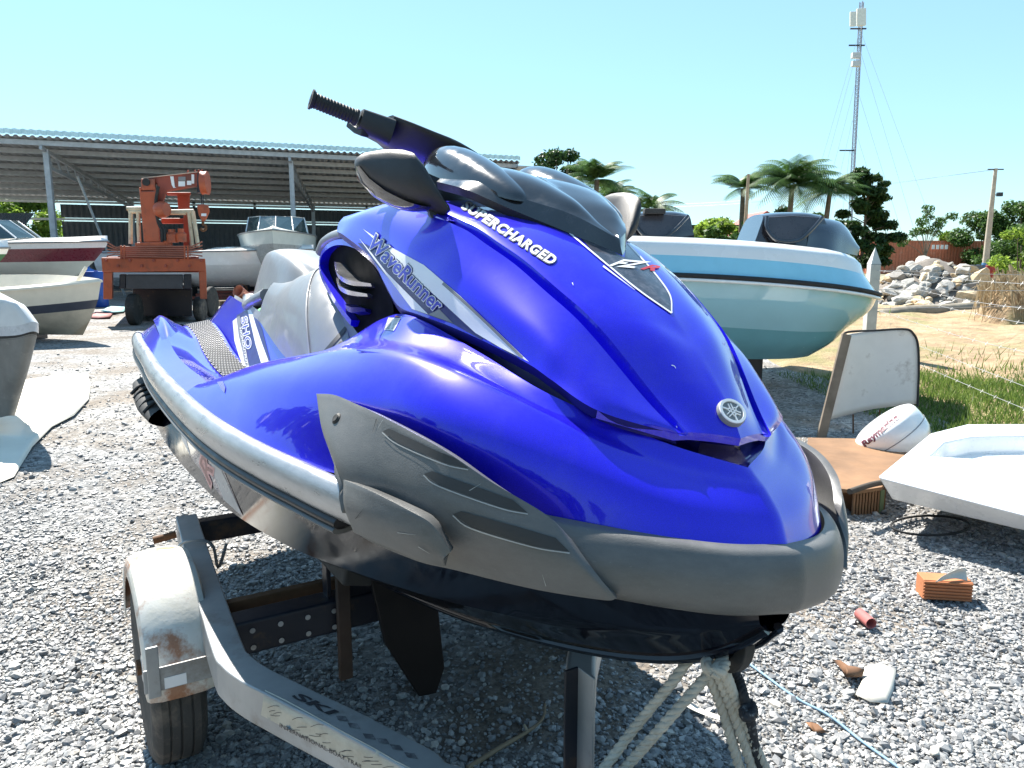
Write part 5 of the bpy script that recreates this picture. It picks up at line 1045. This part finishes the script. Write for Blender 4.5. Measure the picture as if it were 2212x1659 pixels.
# ------------------------------------------------ litter on the gravel
hoop = tag(MB().tube([G(2010+85*math.cos(t_), 1135+21*math.sin(t_), .04+.01*math.sin(2*t_)) for t_ in np.linspace(0, 6.283, 60)], .006, 6).build('wire_hoop', MAT['rubber'], smooth=60), 'thin black wire hoop lying on the gravel', 'hoop')
bk = thing('hollow_brick', G(2048, 1300), 'orange hollow brick with grooved face lying on the gravel', 'brick'); bc = G(2046, 1304, 0); bc[2] = .052; br = np.array(Matrix.Rotation(R(-9), 3, 'Z')); BRK = plain('terracotta', (.46, .17, .07), .8, var=.15, bump=.3, bscale=60)
MB().box(bc+br @ np.array([0, .048, 0]), (.185, .085, .082), br).build('body', BRK, bk, bevel=.003)
for i in range(6): MB().box(bc+br @ np.array([0, .003, -.034+.0135*i]), (.184, .008, .008), br).build('ridge', BRK, bk, bevel=.002)
bag = tag(MB().grid(loft([[G(2020, 1258, .095), G(2060, 1250, .10), G(2090, 1255, .095)], [G(2035, 1245, .115), G(2065, 1236, .12), G(2088, 1243, .11)], [G(2060, 1232, .13), G(2080, 1226, .14), G(2086, 1228, .135)]], 8, 8)).build('plastic_scrap', plain('clear_film', (.55, .5, .42), .3, coat=.5), smooth=60, solid=.001), 'crumpled translucent plastic scrap lying on the brick', 'plastic')
tb = thing('cardboard_tube', G(1875, 1345), 'short pink cardboard tube lying on the gravel', 'tube'); ta, tb_ = G(1862, 1330, .026), G(1888, 1352, .026); dd = (tb_-ta)/np.linalg.norm(tb_-ta); MB().lathe(ta-dd*.02, dd, [(.019, 0), (.021, .001), (.021, .085), (.019, .086), (.018, .084), (.018, .02), (.001, .02)], 24).build('body', plain('faded_red_card', (.42, .13, .12), .8), tb, smooth=40)
def scrap(name, poly, mat, label, cat, z=.018, jit=.008):
    P = [G(u, v, z+rng.uniform(-jit, jit)) for u, v in poly]; c = np.mean(P, axis=0)+[0, 0, jit]; n = len(P); m_ = MB().add(P+[c]+[(p+c)/2+np.array([0, 0, rng.uniform(0, jit*1.5)]) for p in P], [(i, (i+1) % n, n+1+(i+1) % n, n+1+i) for i in range(n)]+[(n+1+i, n+1+(i+1) % n, n) for i in range(n)])
    return tag(m_.build(name, mat, smooth=40, solid=.0015), label, cat)
PAP = plain('white_paper', (.60, .57, .50), .85, var=.12)
scrap('paper_scrap', [(1868, 1440), (1900, 1432), (1936, 1446), (1930, 1490), (1918, 1518), (1880, 1516), (1848, 1500), (1862, 1470)], PAP, 'crumpled white paper sheet beside the dry leaf', 'paper', .016, .005)
scrap('paper_scrap', [(2010, 1612), (2030, 1608), (2030, 1630), (2012, 1632)], PAP, 'tiny white paper square near the blue cord', 'paper', .015, .003)
LFm = plain('dry_leaf', (.20, .10, .05), .8, var=.3)
scrap('dry_leaf', [(1798, 1424), (1830, 1438), (1868, 1446), (1862, 1462), (1828, 1462), (1818, 1446)], LFm, 'curled brown leaf touching the paper sheet', 'leaf', .025, .012)
scrap('dry_leaf', [(1740, 1560), (1768, 1566), (1788, 1582), (1760, 1582)], LFm, 'small dark brown leaf close to the blue cord', 'leaf', .018, .006)
cd = tag(MB().tube(crom([G(1560, 1392, .02), G(1640, 1450, .016), G(1720, 1508, .014), G(1790, 1545, .018), G(1860, 1600, .014), G(1960, 1672, .014), G(2020, 1720, .014)], 80), .0042, 7).build('blue_cord', plain('pale_blue_cord', (.20, .34, .48), .7, dirt=(.5, .5, .5), dirt_amt=.3, dscale=60), smooth=60), 'pale blue cord stretched across the gravel', 'cord')
sp_ = tag(MB().sweep(crom([G(1462, 1508, .035), G(1500, 1530, .03), G(1545, 1548, .03), G(1585, 1556, .03)], 16), [(-.012, -.001), (.012, -.001), (.012, .001), (-.012, .001)]).build('white_strap', PAP), 'white plastic strap lying behind the ropes', 'strap')
tw = thing('twig', G(1100, 1600), 'dry twig lying in the shade under the bow', 'twig'); MB().tube(crom([G(1010, 1660, .02), G(1080, 1615, .03), G(1140, 1580, .03), G(1172, 1552, .035), G(1178, 1520, .05)], 24), np.linspace(.008, .003, 24), 6).build('stem', plain('straw_brown', (.26, .19, .12), .9), tw, smooth=60); MB().tube(crom([G(1140, 1580, .03), G(1132, 1565, .05)], 6), .004, 5).build('side_shoot', plain('straw_pale', (.36, .3, .22), .9), tw, smooth=60)
tp_ = [(-10, 834), (60, 822), (130, 812), (190, 809), (196, 832), (192, 862), (160, 897), (112, 922), (70, 965), (30, 1030), (-10, 1046), (-160, 1060), (-160, 850)]
TC = plain('cream_tarpaulin', (.78, .72, .60), .7, var=.06, scale=2, dirt=(.5, .42, .32), dirt_amt=.12, dscale=3); to_ = [G(u, v, .02) for u, v in tp_]; tcn = np.mean(to_, axis=0); rings = []
for i, s in enumerate((1, .985, .9, .7, .45, .2)): rings.append([tcn+(p-tcn)*s+np.array([0, 0, (0, .018, .022, .026, .03, .03)[i]+.012*math.sin(5*k+3*i)*(i > 1)]) for k, p in enumerate(to_)])
tag(MB().grid([[*r_, r_[0]] for r_ in rings]).add([tuple(p) for p in rings[-1]], [tuple(range(len(to_)))]).build('tarpaulin', TC, smooth=60), 'folded cream tarpaulin spread on the gravel', 'tarpaulin')

# ================================================================== boats on the left
def boat(name, base, ang, L, beam, H, label, cols, bands=(.62, .82), z0=.35, keel_rise=.7, deck_from=.5, open_=False, shield=True, flare=.98, roll=0):
    """bow along +x of its own frame; cols: bottom, stripe, topside, deck"""
    base = np.asarray(base, float); c, s = math.cos(ang), math.sin(ang); o = thing(name, base, label, 'boat')
    cr2, sr2 = math.cos(roll), math.sin(roll)
    def T_(p):
        y, z = p[1]*cr2-p[2]*sr2, p[1]*sr2+p[2]*cr2; return base+np.array([p[0]*c-y*s, p[0]*s+y*c, z])
    S_ = np.linspace(0, 1, 22); rows = {}
    def half(q): return beam/2*(1-max(0, (q-.42)/.58)**2.3)
    def sheer(q): return z0+H*(1+.10*q*q)
    def kz(q): return z0+H*keel_rise*max(0, (q-.55)/.45)**1.9
    lev = [0, .28, bands[0], bands[1], 1]; wid = [0, .72, .90, .96*flare, 1]
    for k, (lv, w) in enumerate(zip(lev, wid)):
        rows[k] = [(-L/2+L*(1-keel_rise*.30*(1-lv)**1.4)*q, half(q)*w, z0+(sheer(q)-z0)*lv*(1 if lv else 0)) for q in S_]
    def part(nm, ks, mat, extra=None):
        m_ = MB(); g = np.array([rows[k] for k in ks])
        for sg in (1, -1): m_.grid(np.array([[T_(p*[1, sg, 1]) for p in r_] for r_ in g]))
        return m_.build(nm, mat, o, smooth=40)
    part('hull_bottom', (0, 1, 2), cols[0]); part('stripe', (2, 3), cols[1]); part('topside', (3, 4), cols[2])
    m_ = MB()
    for sg in (1, -1): m_.grid([[T_((x, y*sg, z)) for x, y, z in rows[4]], [T_((x-.02, y*.86*sg, z+.03)) for x, y, z in rows[4]]])
    m_.build('gunwale', cols[3], o, smooth=40)
    ix = [i for i, q in enumerate(S_) if q >= deck_from]; inner = [(rows[4][i][0]-.02, rows[4][i][1]*.86, rows[4][i][2]+.03) for i in range(22)]
    if not open_:
        MB().grid([[T_(inner[i]) for i in ix], [T_((inner[i][0], 0, inner[i][2]+.10)) for i in ix], [T_(inner[i]*np.array([1, -1, 1])) for i in ix]]).build('fore_deck', cols[3], o, smooth=50)
    fl = [(-L/2+L*.80*q, half(q)*.55, z0+H*.45) for q in S_]; m_ = MB()
    for sg in (1, -1): m_.grid([[T_((x, y*sg, z)) for x, y, z in inner], [T_((x, y*sg, z)) for x, y, z in fl]])
    m_.add([T_(p) for p in fl]+[T_((p[0], -p[1], p[2])) for p in fl[::-1]], [tuple(range(44))]); m_.build('cockpit', cols[3], o, smooth=30)
    m_ = MB(); st = [rows[k][0] for k in range(5)]; m_.add([T_(p) for p in st]+[T_((p[0], -p[1], p[2])) for p in st[::-1]], [tuple(range(10))]); m_.build('transom', cols[0], o)
    for sg in (1, -1): MB().tube([T_((x, (y+.01)*sg, z-.01)) for x, y, z in rows[4]], .022, 6).build('rub_rail', cols[4] if len(cols) > 4 else MAT['greyv'], o, smooth=60)
    if shield:
        i0 = ix[0]; y0 = inner[i0][1]*.95; zt = inner[i0][2]+.05; x0 = inner[i0][0]
        gl = plain('tinted_glass', (.03, .06, .065), .06, coat=1); fr_ = GEL
        A = [(x0-1.3, y0, zt), (x0-.1, y0*.98, zt+.02), (x0+.55, y0*.55, zt+.05), (x0+.7, 0, zt+.07)]; B2 = [(x0-1.35, y0*.93, zt+.42), (x0-.45, y0*.9, zt+.48), (x0-.05, y0*.5, zt+.5), (x0+.05, 0, zt+.5)]
        for sg in (1, -1):
            for i in range(3):
                q = [A[i], A[i+1], B2[i+1], B2[i]]; w_ = MB().prism([T_((x, y*sg, z)) for x, y, z in q], (0, 0, .006)).build('windscreen_pane', gl, o)
                MB().tube([T_((x, y*sg, z)) for x, y, z in (q[0], q[3], q[2], q[1])], .02, 6).build('pane_frame', fr_, w_, smooth=60)
    for sg in (-1, 1): MB().box(T_((-.15*L*sg, 0, z0/2)), (.3, beam*.5, z0+.1)).build('support', MAT['darksteel'], o)
    return o
CRM = plain('cream_gelcoat', (.72, .66, .54), .35, coat=.3, var=.06); MAR = plain('maroon_stripe', (.16, .02, .035), .3, coat=.5); GRN = plain('green_stripe', (.05, .17, .07), .35, coat=.4); NVY = plain('charcoal_stripe', (.05, .055, .075), .35, coat=.4); PGR = plain('grey_gelcoat', (.42, .42, .40), .3, coat=.4); OFF = plain('offwhite_gelcoat', (.66, .68, .62), .35, coat=.3, var=.05); FAD = plain('faded_cream_bottom', (.52, .46, .36), .5, var=.15)
b1 = D(203, 605, 19.5); boat('speedboat', (b1[0]-2.55, 20.2, 0), R(-6), 5.6, 2.1, .95, 'white speedboat with maroon stripe and raked windscreen parked by the shed', (OFF, MAR, GEL, GEL), (.52, .84), z0=.72, deck_from=.5)
boat('speedboat', (-11.5, 14.6, 0), R(-4), 4.6, 1.9, .75, 'white boat bow with green stripe at the far left edge', (CRM, GRN, GEL, GEL), (.45, .85), z0=.72, shield=False)
b2 = D(205, 640, 12.5); dg = boat('dinghy', (b2[0]-2.2, 13.0, .02), R(-7), 4.6, 2.0, .82, 'open cream dinghy with charcoal band resting on the gravel', (FAD, NVY, CRM, CRM, CRM), (.50, .66), z0=.08, open_=True, shield=False, keel_rise=.35, roll=R(7))
tag(MB().beam(D(140, 652, 12.5), D(186, 577, 12.7), .06, .05).build('oar', CRM, bevel=.01), 'pale oar propped across the bow of the cream dinghy', 'oar')
boat('speedboat', (-9.3, 24.5, 0), R(-3), 6.4, 2.3, 1.05, 'plain white boat behind the red crane', (GEL, GEL, GEL, GEL), z0=.45, shield=False)
CST = plain('grey_strake', (.16, .17, .17), .4)
ib = boat('cabin_boat', (-7.6, 25.6, 0), R(-92+16), 6.0, 2.45, 1.45, 'grey white cabin boat under the shed, bow towards the yard', (PGR, PGR, OFF, OFF), (.55, .75), z0=.55, keel_rise=.55, deck_from=.55)
boat('cabin_boat', (-3.6, 31.0, 0), R(-92+16), 6.0, 2.45, 1.45, 'second cabin boat deep under the shed behind the jet ski seat', (PGR, PGR, OFF, OFF), (.55, .75), z0=.55, keel_rise=.55, deck_from=.55)
nb = thing('work_boat', G(-20, 890), 'weathered grey boat with white gunwale at the left edge behind the tarpaulin', 'boat')
def NB(u, v, d): return D(u, v, d)
e0 = [NB(-420, 700, 6.0), NB(-120, 705, 5.8), NB(20, 705, 5.6), NB(70, 695, 5.55), NB(84, 700, 5.75), NB(70, 690, 6.2), NB(20, 662, 7.0), NB(-40, 630, 8.0)]
dn = lambda P, k, z: [p+(np.array([-1.2, 6.3, 0])*0+np.array([-.22, .10, 0]))*k*(1 if i > 1 else .3)+np.array([0, 0, z]) for i, p in enumerate(P)]
MB().grid(loft([e0, dn(e0, .05, -.07)], 40, 3)).build('rub_strake', plain('pale_blue_grey', (.42, .46, .50), .3, coat=.5), nb, smooth=40)
MB().grid(loft([dn(e0, .12, -.07), dn(e0, .16, -.10)], 40, 2)).build('rubber_band', MAT['rubber'], nb, smooth=40); MB().grid(loft([dn(e0, .14, -.09), dn(e0, .7, -.35), dn(e0, 1.6, -.72)], 40, 8)).build('hull_side', plain('worn_grey_hull', (.16, .16, .15), .6, var=.3, scale=4, dirt=(.3, .28, .25), dirt_amt=.4, dscale=5), nb, smooth=40)
MB().grid(loft([e0, dn(e0, .25, .06), dn(e0, .8, .15), dn(e0, 2.6, .17)], 40, 8)).build('deck', plain('weathered_white', (.60, .62, .62), .5, var=.08), nb, smooth=40)

# ================================================================== shed
se = np.array([.9205, .3907, 0]); sn = np.array([-.16, .987, 0]); S0 = np.array([-14.6, 25.2, 0])
def SH(t_, d, z): return S0+se*t_+sn*d+np.array([0, 0, z])
SM = np.array([se, sn, [0, 0, 1]]).T
shed = thing('open_shed', SH(4, 4, 0), 'long open boat shed with corrugated metal roof and steel columns', 'shed')
STEEL = plain('galvanised_column', (.42, .43, .44), .5, metal=.3); RFM = plain('grey_roof_sheet', (.42, .43, .43), .5, metal=.25, var=.2, scale=1.5, dirt=(.3, .3, .29), dirt_amt=.2); WLM = plain('dark_wall_sheet', (.085, .09, .095), .6, var=.15); FAS = plain('pale_blue_fascia', (.55, .75, .78), .5)
T0, T1 = -9.0, 16.1
def rfz(d): return 4.89-.13*d
k = int((T1-T0)/.22)*4; gr = []
for d in np.linspace(-.6, 8.7, 8): gr.append([SH(T0+(T1-T0)*i/k, d, rfz(d)+(.05 if i % 4 in (1, 2) else 0)) for i in range(k+1)])
MB().grid(gr).build('roof', RFM, shed)
MB().grid([[SH(T0+(T1-T0)*i/k, -.62-(.03 if i % 4 in (1, 2) else 0), z+(.02 if i % 4 in (1, 2) else 0)) for i in range(k+1)] for z in (5.02, 5.17)]).build('fascia', FAS, shed)
for d in np.linspace(-.3, 8.4, 9): MB().box(SH((T0+T1)/2, d, rfz(d)-.09), (T1-T0-.1, .07, .15), SM).build('purlin', STEEL, shed)
for t_ in (-7.2, 0, 7.45, 14.6):
    for d in (0, 8.1): MB().box(SH(t_, d, rfz(d)/2-.1), (.16, .16, rfz(d)-.2), SM).build('column', STEEL, shed, bevel=.01)
    a, b = SH(t_, -.4, rfz(-.4)-.25), SH(t_, 8.4, rfz(8.4)-.25); a2, b2_ = SH(t_, .1, rfz(0)-.75), SH(t_, 8.2, rfz(8.2)-.42); MB().beam(a, b, .08, .12).build('rafter', STEEL, shed); MB().beam(a2, b2_, .08, .10).build('bottom_chord', STEEL, shed)
    for i in range(12): p_ = a+(b-a)*(i+.5)/12; q_ = a2+(b2_-a2)*(i+.5)/12; MB().beam(p_, q_, .05, .05).build('web_strut', STEEL, shed)
GR = plain('pale_girt', (.75, .75, .72), .6)
for z0_, z1_ in ((.0, 2.80), (2.94, 3.48)):
    k2 = int((T1+2.7)/.2)*4; MB().grid([[SH(-2.7+(T1+2.7)*i/k2, 8.4+(.04 if i % 4 in (1, 2) else 0), z) for i in range(k2+1)] for z in (z0_, z1_)]).build('back_wall', WLM, shed)
for z in (2.87, 3.56): MB().box(SH((T0+T1)/2, 8.2, z), (T1-T0, .06, .09), SM).build('girt', GR, shed)
for t_ in (2.4, 4.9, 9.9, 12.3): MB().box(SH(t_, 8.25, 1.85), (.1, .1, 3.7), SM).build('wall_post', MAT['darksteel'], shed)
kk = 24; MB().grid([[SH(T1, 8.4*i/kk, (4.75-.13*8.4*i/kk)*z)+se*(.04 if i % 2 else 0) for i in range(kk+1)] for z in (0., 1)]).build('end_wall', WLM, shed)
MB().beam(SH(1.3, 2, 0), SH(.4, 1.2, 4.0), .06, .06).build('brace', STEEL, shed)
MB().beam(SH(T1+.1, -.5, 4.64), SH(T1+.7, -.5, 4.86), .06, .06).build('eaves_bracket', MAT['darksteel'], shed); MB().box(SH(T1+.35, 1.0, 4.79), (.9, 3.4, .06), SM).build('end_canopy', RFM, shed)
tag(MB().grid([[np.array([-19.2, 26, .9])+np.array([.05*i, 0, 0])+np.array([1.4, .4, 1.9])*j-np.array([0, .03*(i % 2), 0]) for i in range(40)] for j in (0, 1)]).build('roofing_sheet', WLM), 'loose dark roofing sheet leaning in front of the bush', 'sheet')

# ================================================================== truck crane
CD = 15.6
def kc(a, b, dy=0): return D(a/3.017*.8641, (300+b/3.017)*.8641, CD+dy)
crane = thing('truck_crane', kc(1160, 1560), 'old orange truck crane with folded boom and hook parked before the shed', 'crane')
ORG = plain('worn_orange_paint', (.42, .085, .03), .5, var=.2, scale=2, dirt=(.14, .05, .03), dirt_amt=.4, dscale=3, coat=.2); ORR = plain('brick_red_paint', (.30, .06, .035), .55, var=.2, scale=2, dirt=(.12, .05, .035), dirt_amt=.4); CAGE = plain('flaking_cream_paint', (.62, .56, .40), .6, dirt=(.22, .10, .05), dirt_amt=.35, dscale=5); TY2 = plain('old_tyre', (.03, .03, .028), .85, dirt=(.16, .14, .11), dirt_amt=.4, dscale=3)
def slab(nm, pts, dep, mat, dy=0, bevel=.015, parent=None): return MB().prism([kc(a, b, dy) for a, b in pts], np.array([-.38, .92, 0])*dep).build(nm, mat, parent or crane, bevel=bevel)
rect = lambda a, b, c, d: [(a, b), (c, b), (c, d), (a, d)]
ob = slab('outrigger_beam', [(763, 1038), (1548, 1045), (1556, 1150), (1500, 1140), (850, 1148), (772, 1148)], .35, ORG)
for i in range(9): p_ = kc(800+90*i, 1060+40*(i % 2), -.01); MB().lathe(p_, (0, -1, 0), [(.03, 0), (.03, .02), (.001, .025)], 8).build('bolt', ORR, ob)
slab('outrigger_leg', rect(778, 1145, 846, 1352), .3, ORG, .02); slab('outrigger_leg', [(1500, 1140), (1556, 1140), (1562, 1350), (1510, 1350)], .3, ORG, .02)
slab('chassis_box', rect(948, 1168, 1380, 1275), .5, plain('dark_grey_steel', (.05, .05, .055), .5), .1); slab('side_plate', rect(900, 1165, 946, 1272), .4, MAT['darksteel'], .12); slab('side_plate', rect(1384, 1165, 1445, 1275), .4, MAT['darksteel'], .12)
slab('chassis', rect(1000, 1275, 1450, 1480), 4.0, MAT['darksteel'], 1.0); slab('truck_bed', rect(800, 1030, 1500, 1150), 3.6, ORR, .5)
for a0, b0, a1, b1_, dy, yaw in ((928, 1332, 1032, 1576, .1, R(8)), (1446, 1338, 1528, 1528, 1.2, R(4)), (1540, 1272, 1597, 1508, 2.2, 0), (1010, 1330, 1090, 1520, 2.6, 0)):
    A = kc(a0, b0, dy); B_ = kc(a1, b1_, dy); c_ = (A+B_)/2; r_ = (A[2]-B_[2])/2; w_ = (B_[0]-A[0])/2*.85; c_[2] = max(c_[2], r_-.02); ax_ = np.array([math.cos(yaw), math.sin(yaw), 0]); w1 = MB().lathe(c_+np.array([0, r_*.6, 0]), ax_, [(r_*.5, -w_*.9), (r_*.85, -w_), (r_*.97, -w_*.8), (r_, -w_*.5), (r_, w_*.5), (r_*.97, w_*.8), (r_*.85, w_), (r_*.5, w_*.9)], 32).build('wheel', TY2, crane, smooth=40)
    MB().lathe(c_+np.array([0, r_*.6, 0])-ax_*w_*.7, -ax_, [(r_*.52, 0), (r_*.5, .03), (r_*.2, .06), (.001, .07)], 20).build('rim', ORR, w1, smooth=40)
slab('turret', [(1018, 925), (1245, 918), (1245, 958), (1018, 958)], .6, ORG); slab('deck_box', rect(905, 952, 1400, 1042), .8, ORR, .15)
col = slab('column', [(1048, 505), (1062, 505), (1066, 540), (1165, 540), (1170, 505), (1180, 540), (1206, 920), (1085, 920)], .42, ORG, .05)
hd = slab('column_head', [(1064, 443), (1168, 440), (1172, 525), (1066, 530)], .4, ORG, .06); p_ = kc(1102, 468, .05); MB().lathe(p_, (0, -1, 0), [(.075, -.02), (.075, .01), (.03, .012), (.001, .012)], 20).build('pivot_hole', MAT['rubber'], hd)
bm_ = slab('boom', [(1066, 440), (1280, 415), (1490, 393), (1500, 495), (1440, 503), (1258, 535), (1228, 620), (1205, 690), (1186, 690), (1186, 480)], .34, ORR, .12)
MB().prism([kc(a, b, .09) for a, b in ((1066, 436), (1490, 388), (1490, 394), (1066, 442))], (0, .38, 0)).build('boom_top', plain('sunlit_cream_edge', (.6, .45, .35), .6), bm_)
for a in (rect(1345, 462, 1395, 500), rect(1410, 458, 1442, 490), rect(1444, 410, 1464, 480), [(1283, 425), (1308, 425), (1318, 505), (1330, 510), (1308, 512), (1295, 490)]): MB().prism([kc(x, y, .112) for x, y in a], (0, .006, 0)).build('white_mark', MAT['white'], bm_)
MB().prism([kc(x, y, .112) for x, y in rect(1345, 428, 1398, 458)], (0, .006, 0)).build('grey_mark', MAT['greyv'], bm_)
slab('boom_tip', rect(1488, 395, 1530, 548), .3, MAT['darksteel'], .1); MB().lathe(kc(1545, 475, .1), (.95, .12, 0), [(.02, -.06), (.23, -.06), (.21, 0), (.23, .06), (.02, .06)], 28).build('tip_sheave', ORG, bm_, smooth=40)
for a, b in ((1410, 378), (1462, 378), (1490, 374), (1515, 374)): MB().beam(kc(a, b+25, .12), kc(a+10, b, .1), .02, .02).build('boom_pin', ORR, bm_)
for dx in (-6, 6): MB().tube([kc(1523+dx, 540, .15), kc(1528+dx, 645, .15)], .012, 5).build('hoist_wire', MAT['darksteel'], crane)
hk = slab('hook_block', [(1485, 642), (1520, 632), (1572, 640), (1583, 690), (1555, 755), (1528, 768), (1500, 718)], .22, ORG, .05, .03)
MB().prism([kc(x, y, .045) for x, y in rect(1518, 705, 1556, 725)], (0, .01, 0)).build('hook_plate', MAT['white'], hk); MB().tube(crom([kc(a, b, .15) for a, b in ((1532, 765), (1532, 785), (1552, 800), (1550, 825), (1528, 832), (1512, 818))], 18), .028, 8).build('hook', MAT['rust'], hk, smooth=60)
MB().lathe(kc(1222, 675, .0), (1, -.25, 0), [(.02, -.11), (.13, -.11), (.16, -.04), (.16, .04), (.13, .11), (.02, .11)], 24).build('winch_drum', ORG, crane, smooth=35); slab('winch_body', [(1180, 620), (1248, 622), (1250, 735), (1196, 735)], .35, ORG, .1, .03)
slab('rear_mast', [(1335, 555), (1440, 552), (1432, 575), (1430, 955), (1384, 955), (1384, 690), (1345, 690)], .3, ORR, .7); slab('mast_cap', rect(1258, 545, 1440, 562), .4, ORR, .65); slab('cross_tie', rect(1215, 740, 1430, 780), .25, ORR, .75)
for P in ([(985, 935), (985, 690)], [(958, 668), (1072, 668)], [(972, 690), (1075, 690)], [(1050, 920), (1042, 700)], [(1250, 692), (1460, 688)], [(1250, 700), (1400, 700)], [(1425, 690), (1452, 958)], [(1455, 690), (1495, 960)]): MB().tube([kc(a, b, .35) for a, b in P], .042, 8).build('cage_bar', CAGE, crane, smooth=60)
ROD = plain('copper_rods', (.36, .13, .08), .45, metal=.2)
for i in range(6): y = 958+i*14; MB().tube([kc(890, y, -.03), kc(1440, y-6+3*i, -.03)], .013, 6).build('control_rod', ROD, crane); 
for i in range(5):
    y = 962+i*13; MB().tube([kc(890, y, -.03), kc(870, y-3, -.05), kc(805+4*(i % 2), y-42+14*i, -.12)], .014, 6).build('control_lever', ROD, crane); MB().tube([kc(1430, y, -.03), kc(1525, y-44+14*i, -.1)], .014, 6).build('control_lever', ROD, crane)
for a in (905, 930, 1385, 1410): slab('rod_guide', rect(a, 945, a+14, 1048), .06, ORG, -.05, .005)
MB().tube(crom([kc(a, b, .0) for a, b in ((1195, 500), (1175, 620), (1190, 760), (1225, 840), (1222, 915))], 20), .03, 7).build('hose', MAT['rubber'], crane, smooth=60); MB().tube(crom([kc(a, b, .0) for a, b in ((1200, 760), (1240, 830), (1245, 910))], 12), .025, 7).build('hose', MAT['rubber'], crane, smooth=60)
for a, b, s in ((1300, 905, .12), (1370, 900, .1), (1265, 930, .09)): MB().lathe(kc(a, b+20, .1), (0, 0, 1), [(s, 0), (s, .16), (s*.6, .2), (s*.6, .26), (.001, .26)], 14).build('valve', ORG, crane, smooth=40)
# ------------------------------------------------ drums and clutter before the shed
BLU = plain('blue_plastic', (.02, .09, .42), .4, coat=.2)
bd_ = D(208, 640, 21.5); bd_[2] = 0; o = thing('plastic_barrel', bd_, 'blue plastic barrel standing beside the crane outrigger', 'barrel'); MB().lathe(bd_, (0, 0, 1), [(.27, 0), (.3, .05), (.3, .3), (.31, .32), (.3, .34), (.3, .66), (.31, .68), (.3, .7), (.3, .92), (.27, .97), (.01, .97)], 24).build('body', BLU, o, smooth=40); MB().cyl(bd_+[.1, -.1, .965], bd_+[.1, -.1, 1.0], .05, 10).build('lid', BLU, o)
bj = D(190, 585, 22.3); bj[2] = .55; o = thing('water_jug', bj*np.array([1, 1, 0]), 'round blue water jug on a box behind the plastic barrel', 'jug'); MB().lathe(bj, (0, 0, 1), [(.18, 0), (.22, .05), (.22, .35), (.17, .45), (.06, .5), (.06, .55), (.001, .55)], 20).build('body', plain('bright_blue_plastic', (.02, .16, .55), .3, coat=.3), o, smooth=40); MB().box(bj-[0, 0, .28], (.5, .4, .54)).build('box', MAT['redcon'], o)
pl_ = D(520, 652, 22.5); pl_[2] = 0; o = thing('pallet', pl_, 'wooden pallet in front of the cabin boat', 'pallet'); WD = plain('grey_pallet_wood', (.26, .2, .14), .9)
for i in range(6): MB().box(pl_+[0, -.4+.16*i, .13], (1.1, .1, .02)).build('board', WD, o)
for x in (-.48, 0, .48): MB().box(pl_+[x, 0, .06], (.1, .9, .1)).build('bearer', WD, o)
bk2 = pl_+[.1, -.1, .32]; o = thing('bucket', pl_+[.1, -.1, .14], 'tipped salmon bucket lying on the pallet', 'bucket'); ax_ = np.array([-.35, -.8, .45]); MB().lathe(bk2, ax_, [(.12, -.18), (.17, .2), (.18, .2), (.18, .18), (.16, .18), (.11, -.16), (.001, -.16)], 20).build('pail', plain('salmon_plastic', (.55, .22, .15), .6), o, smooth=40); MB().tube([bk2+np.array([.18*math.cos(t_), -.1, .1+.18*math.sin(t_)]) for t_ in np.linspace(0, 3.14, 12)], .008, 5).build('handle', MAT['rust'], o)
scl = [('white sack slumped on the pallet', 'sack', (.35, -.25, .24), .13, (.7, .7, .68)), ('pink cloth bundle beside the bucket', 'cloth', (.28, .2, .26), .15, (.5, .25, .2))]
for lb, ct_, off, s, cc in scl:
    m_ = MB(); bm = bmesh.new(); bmesh.ops.create_icosphere(bm, subdivisions=2, radius=1); v = [np.array(x.co)*s*np.array([1.4, 1, .75])*(1+.2*math.sin(5*x.co.x+3*x.co.y)) for x in bm.verts]; f = [tuple(x.index for x in q.verts) for q in bm.faces]; bm.free(); tag(m_.add([pl_+np.array(off)+p for p in v], f).build(ct_ if ct_ == 'sack' else 'cloth_bundle', plain(ct_+'_fabric', cc, .9), smooth=60), lb, ct_)
for i, (u, v, lb, cc) in enumerate(((245, 668, 'pale turquoise tarp scrap on the gravel beside the dinghy', (.25, .45, .45)), (215, 680, 'pinkish cloth strip on the gravel beside the dinghy', (.4, .16, .15)), (540, 668, 'green fabric scrap near the crane wheel', (.15, .4, .2)))): scrap('fabric_scrap', [(u-28, v+4), (u-8, v-7), (u+30, v-5), (u+22, v+5), (u-4, v+8)], plain('scrap_%d' % i, cc, .8), lb, 'fabric', .03, .02)
pb_ = thing('timber_stack', at(490, 24.5), 'dark reddish timber stacked under the cabin boat', 'timber')
for i in range(5): MB().box(at(490, 24.5, .1+.09*(i//2))+np.array([.1*i, -.25*(i % 2), 0]), (2.2, .14, .08)).build('timber', MAT['redcon'], pb_)
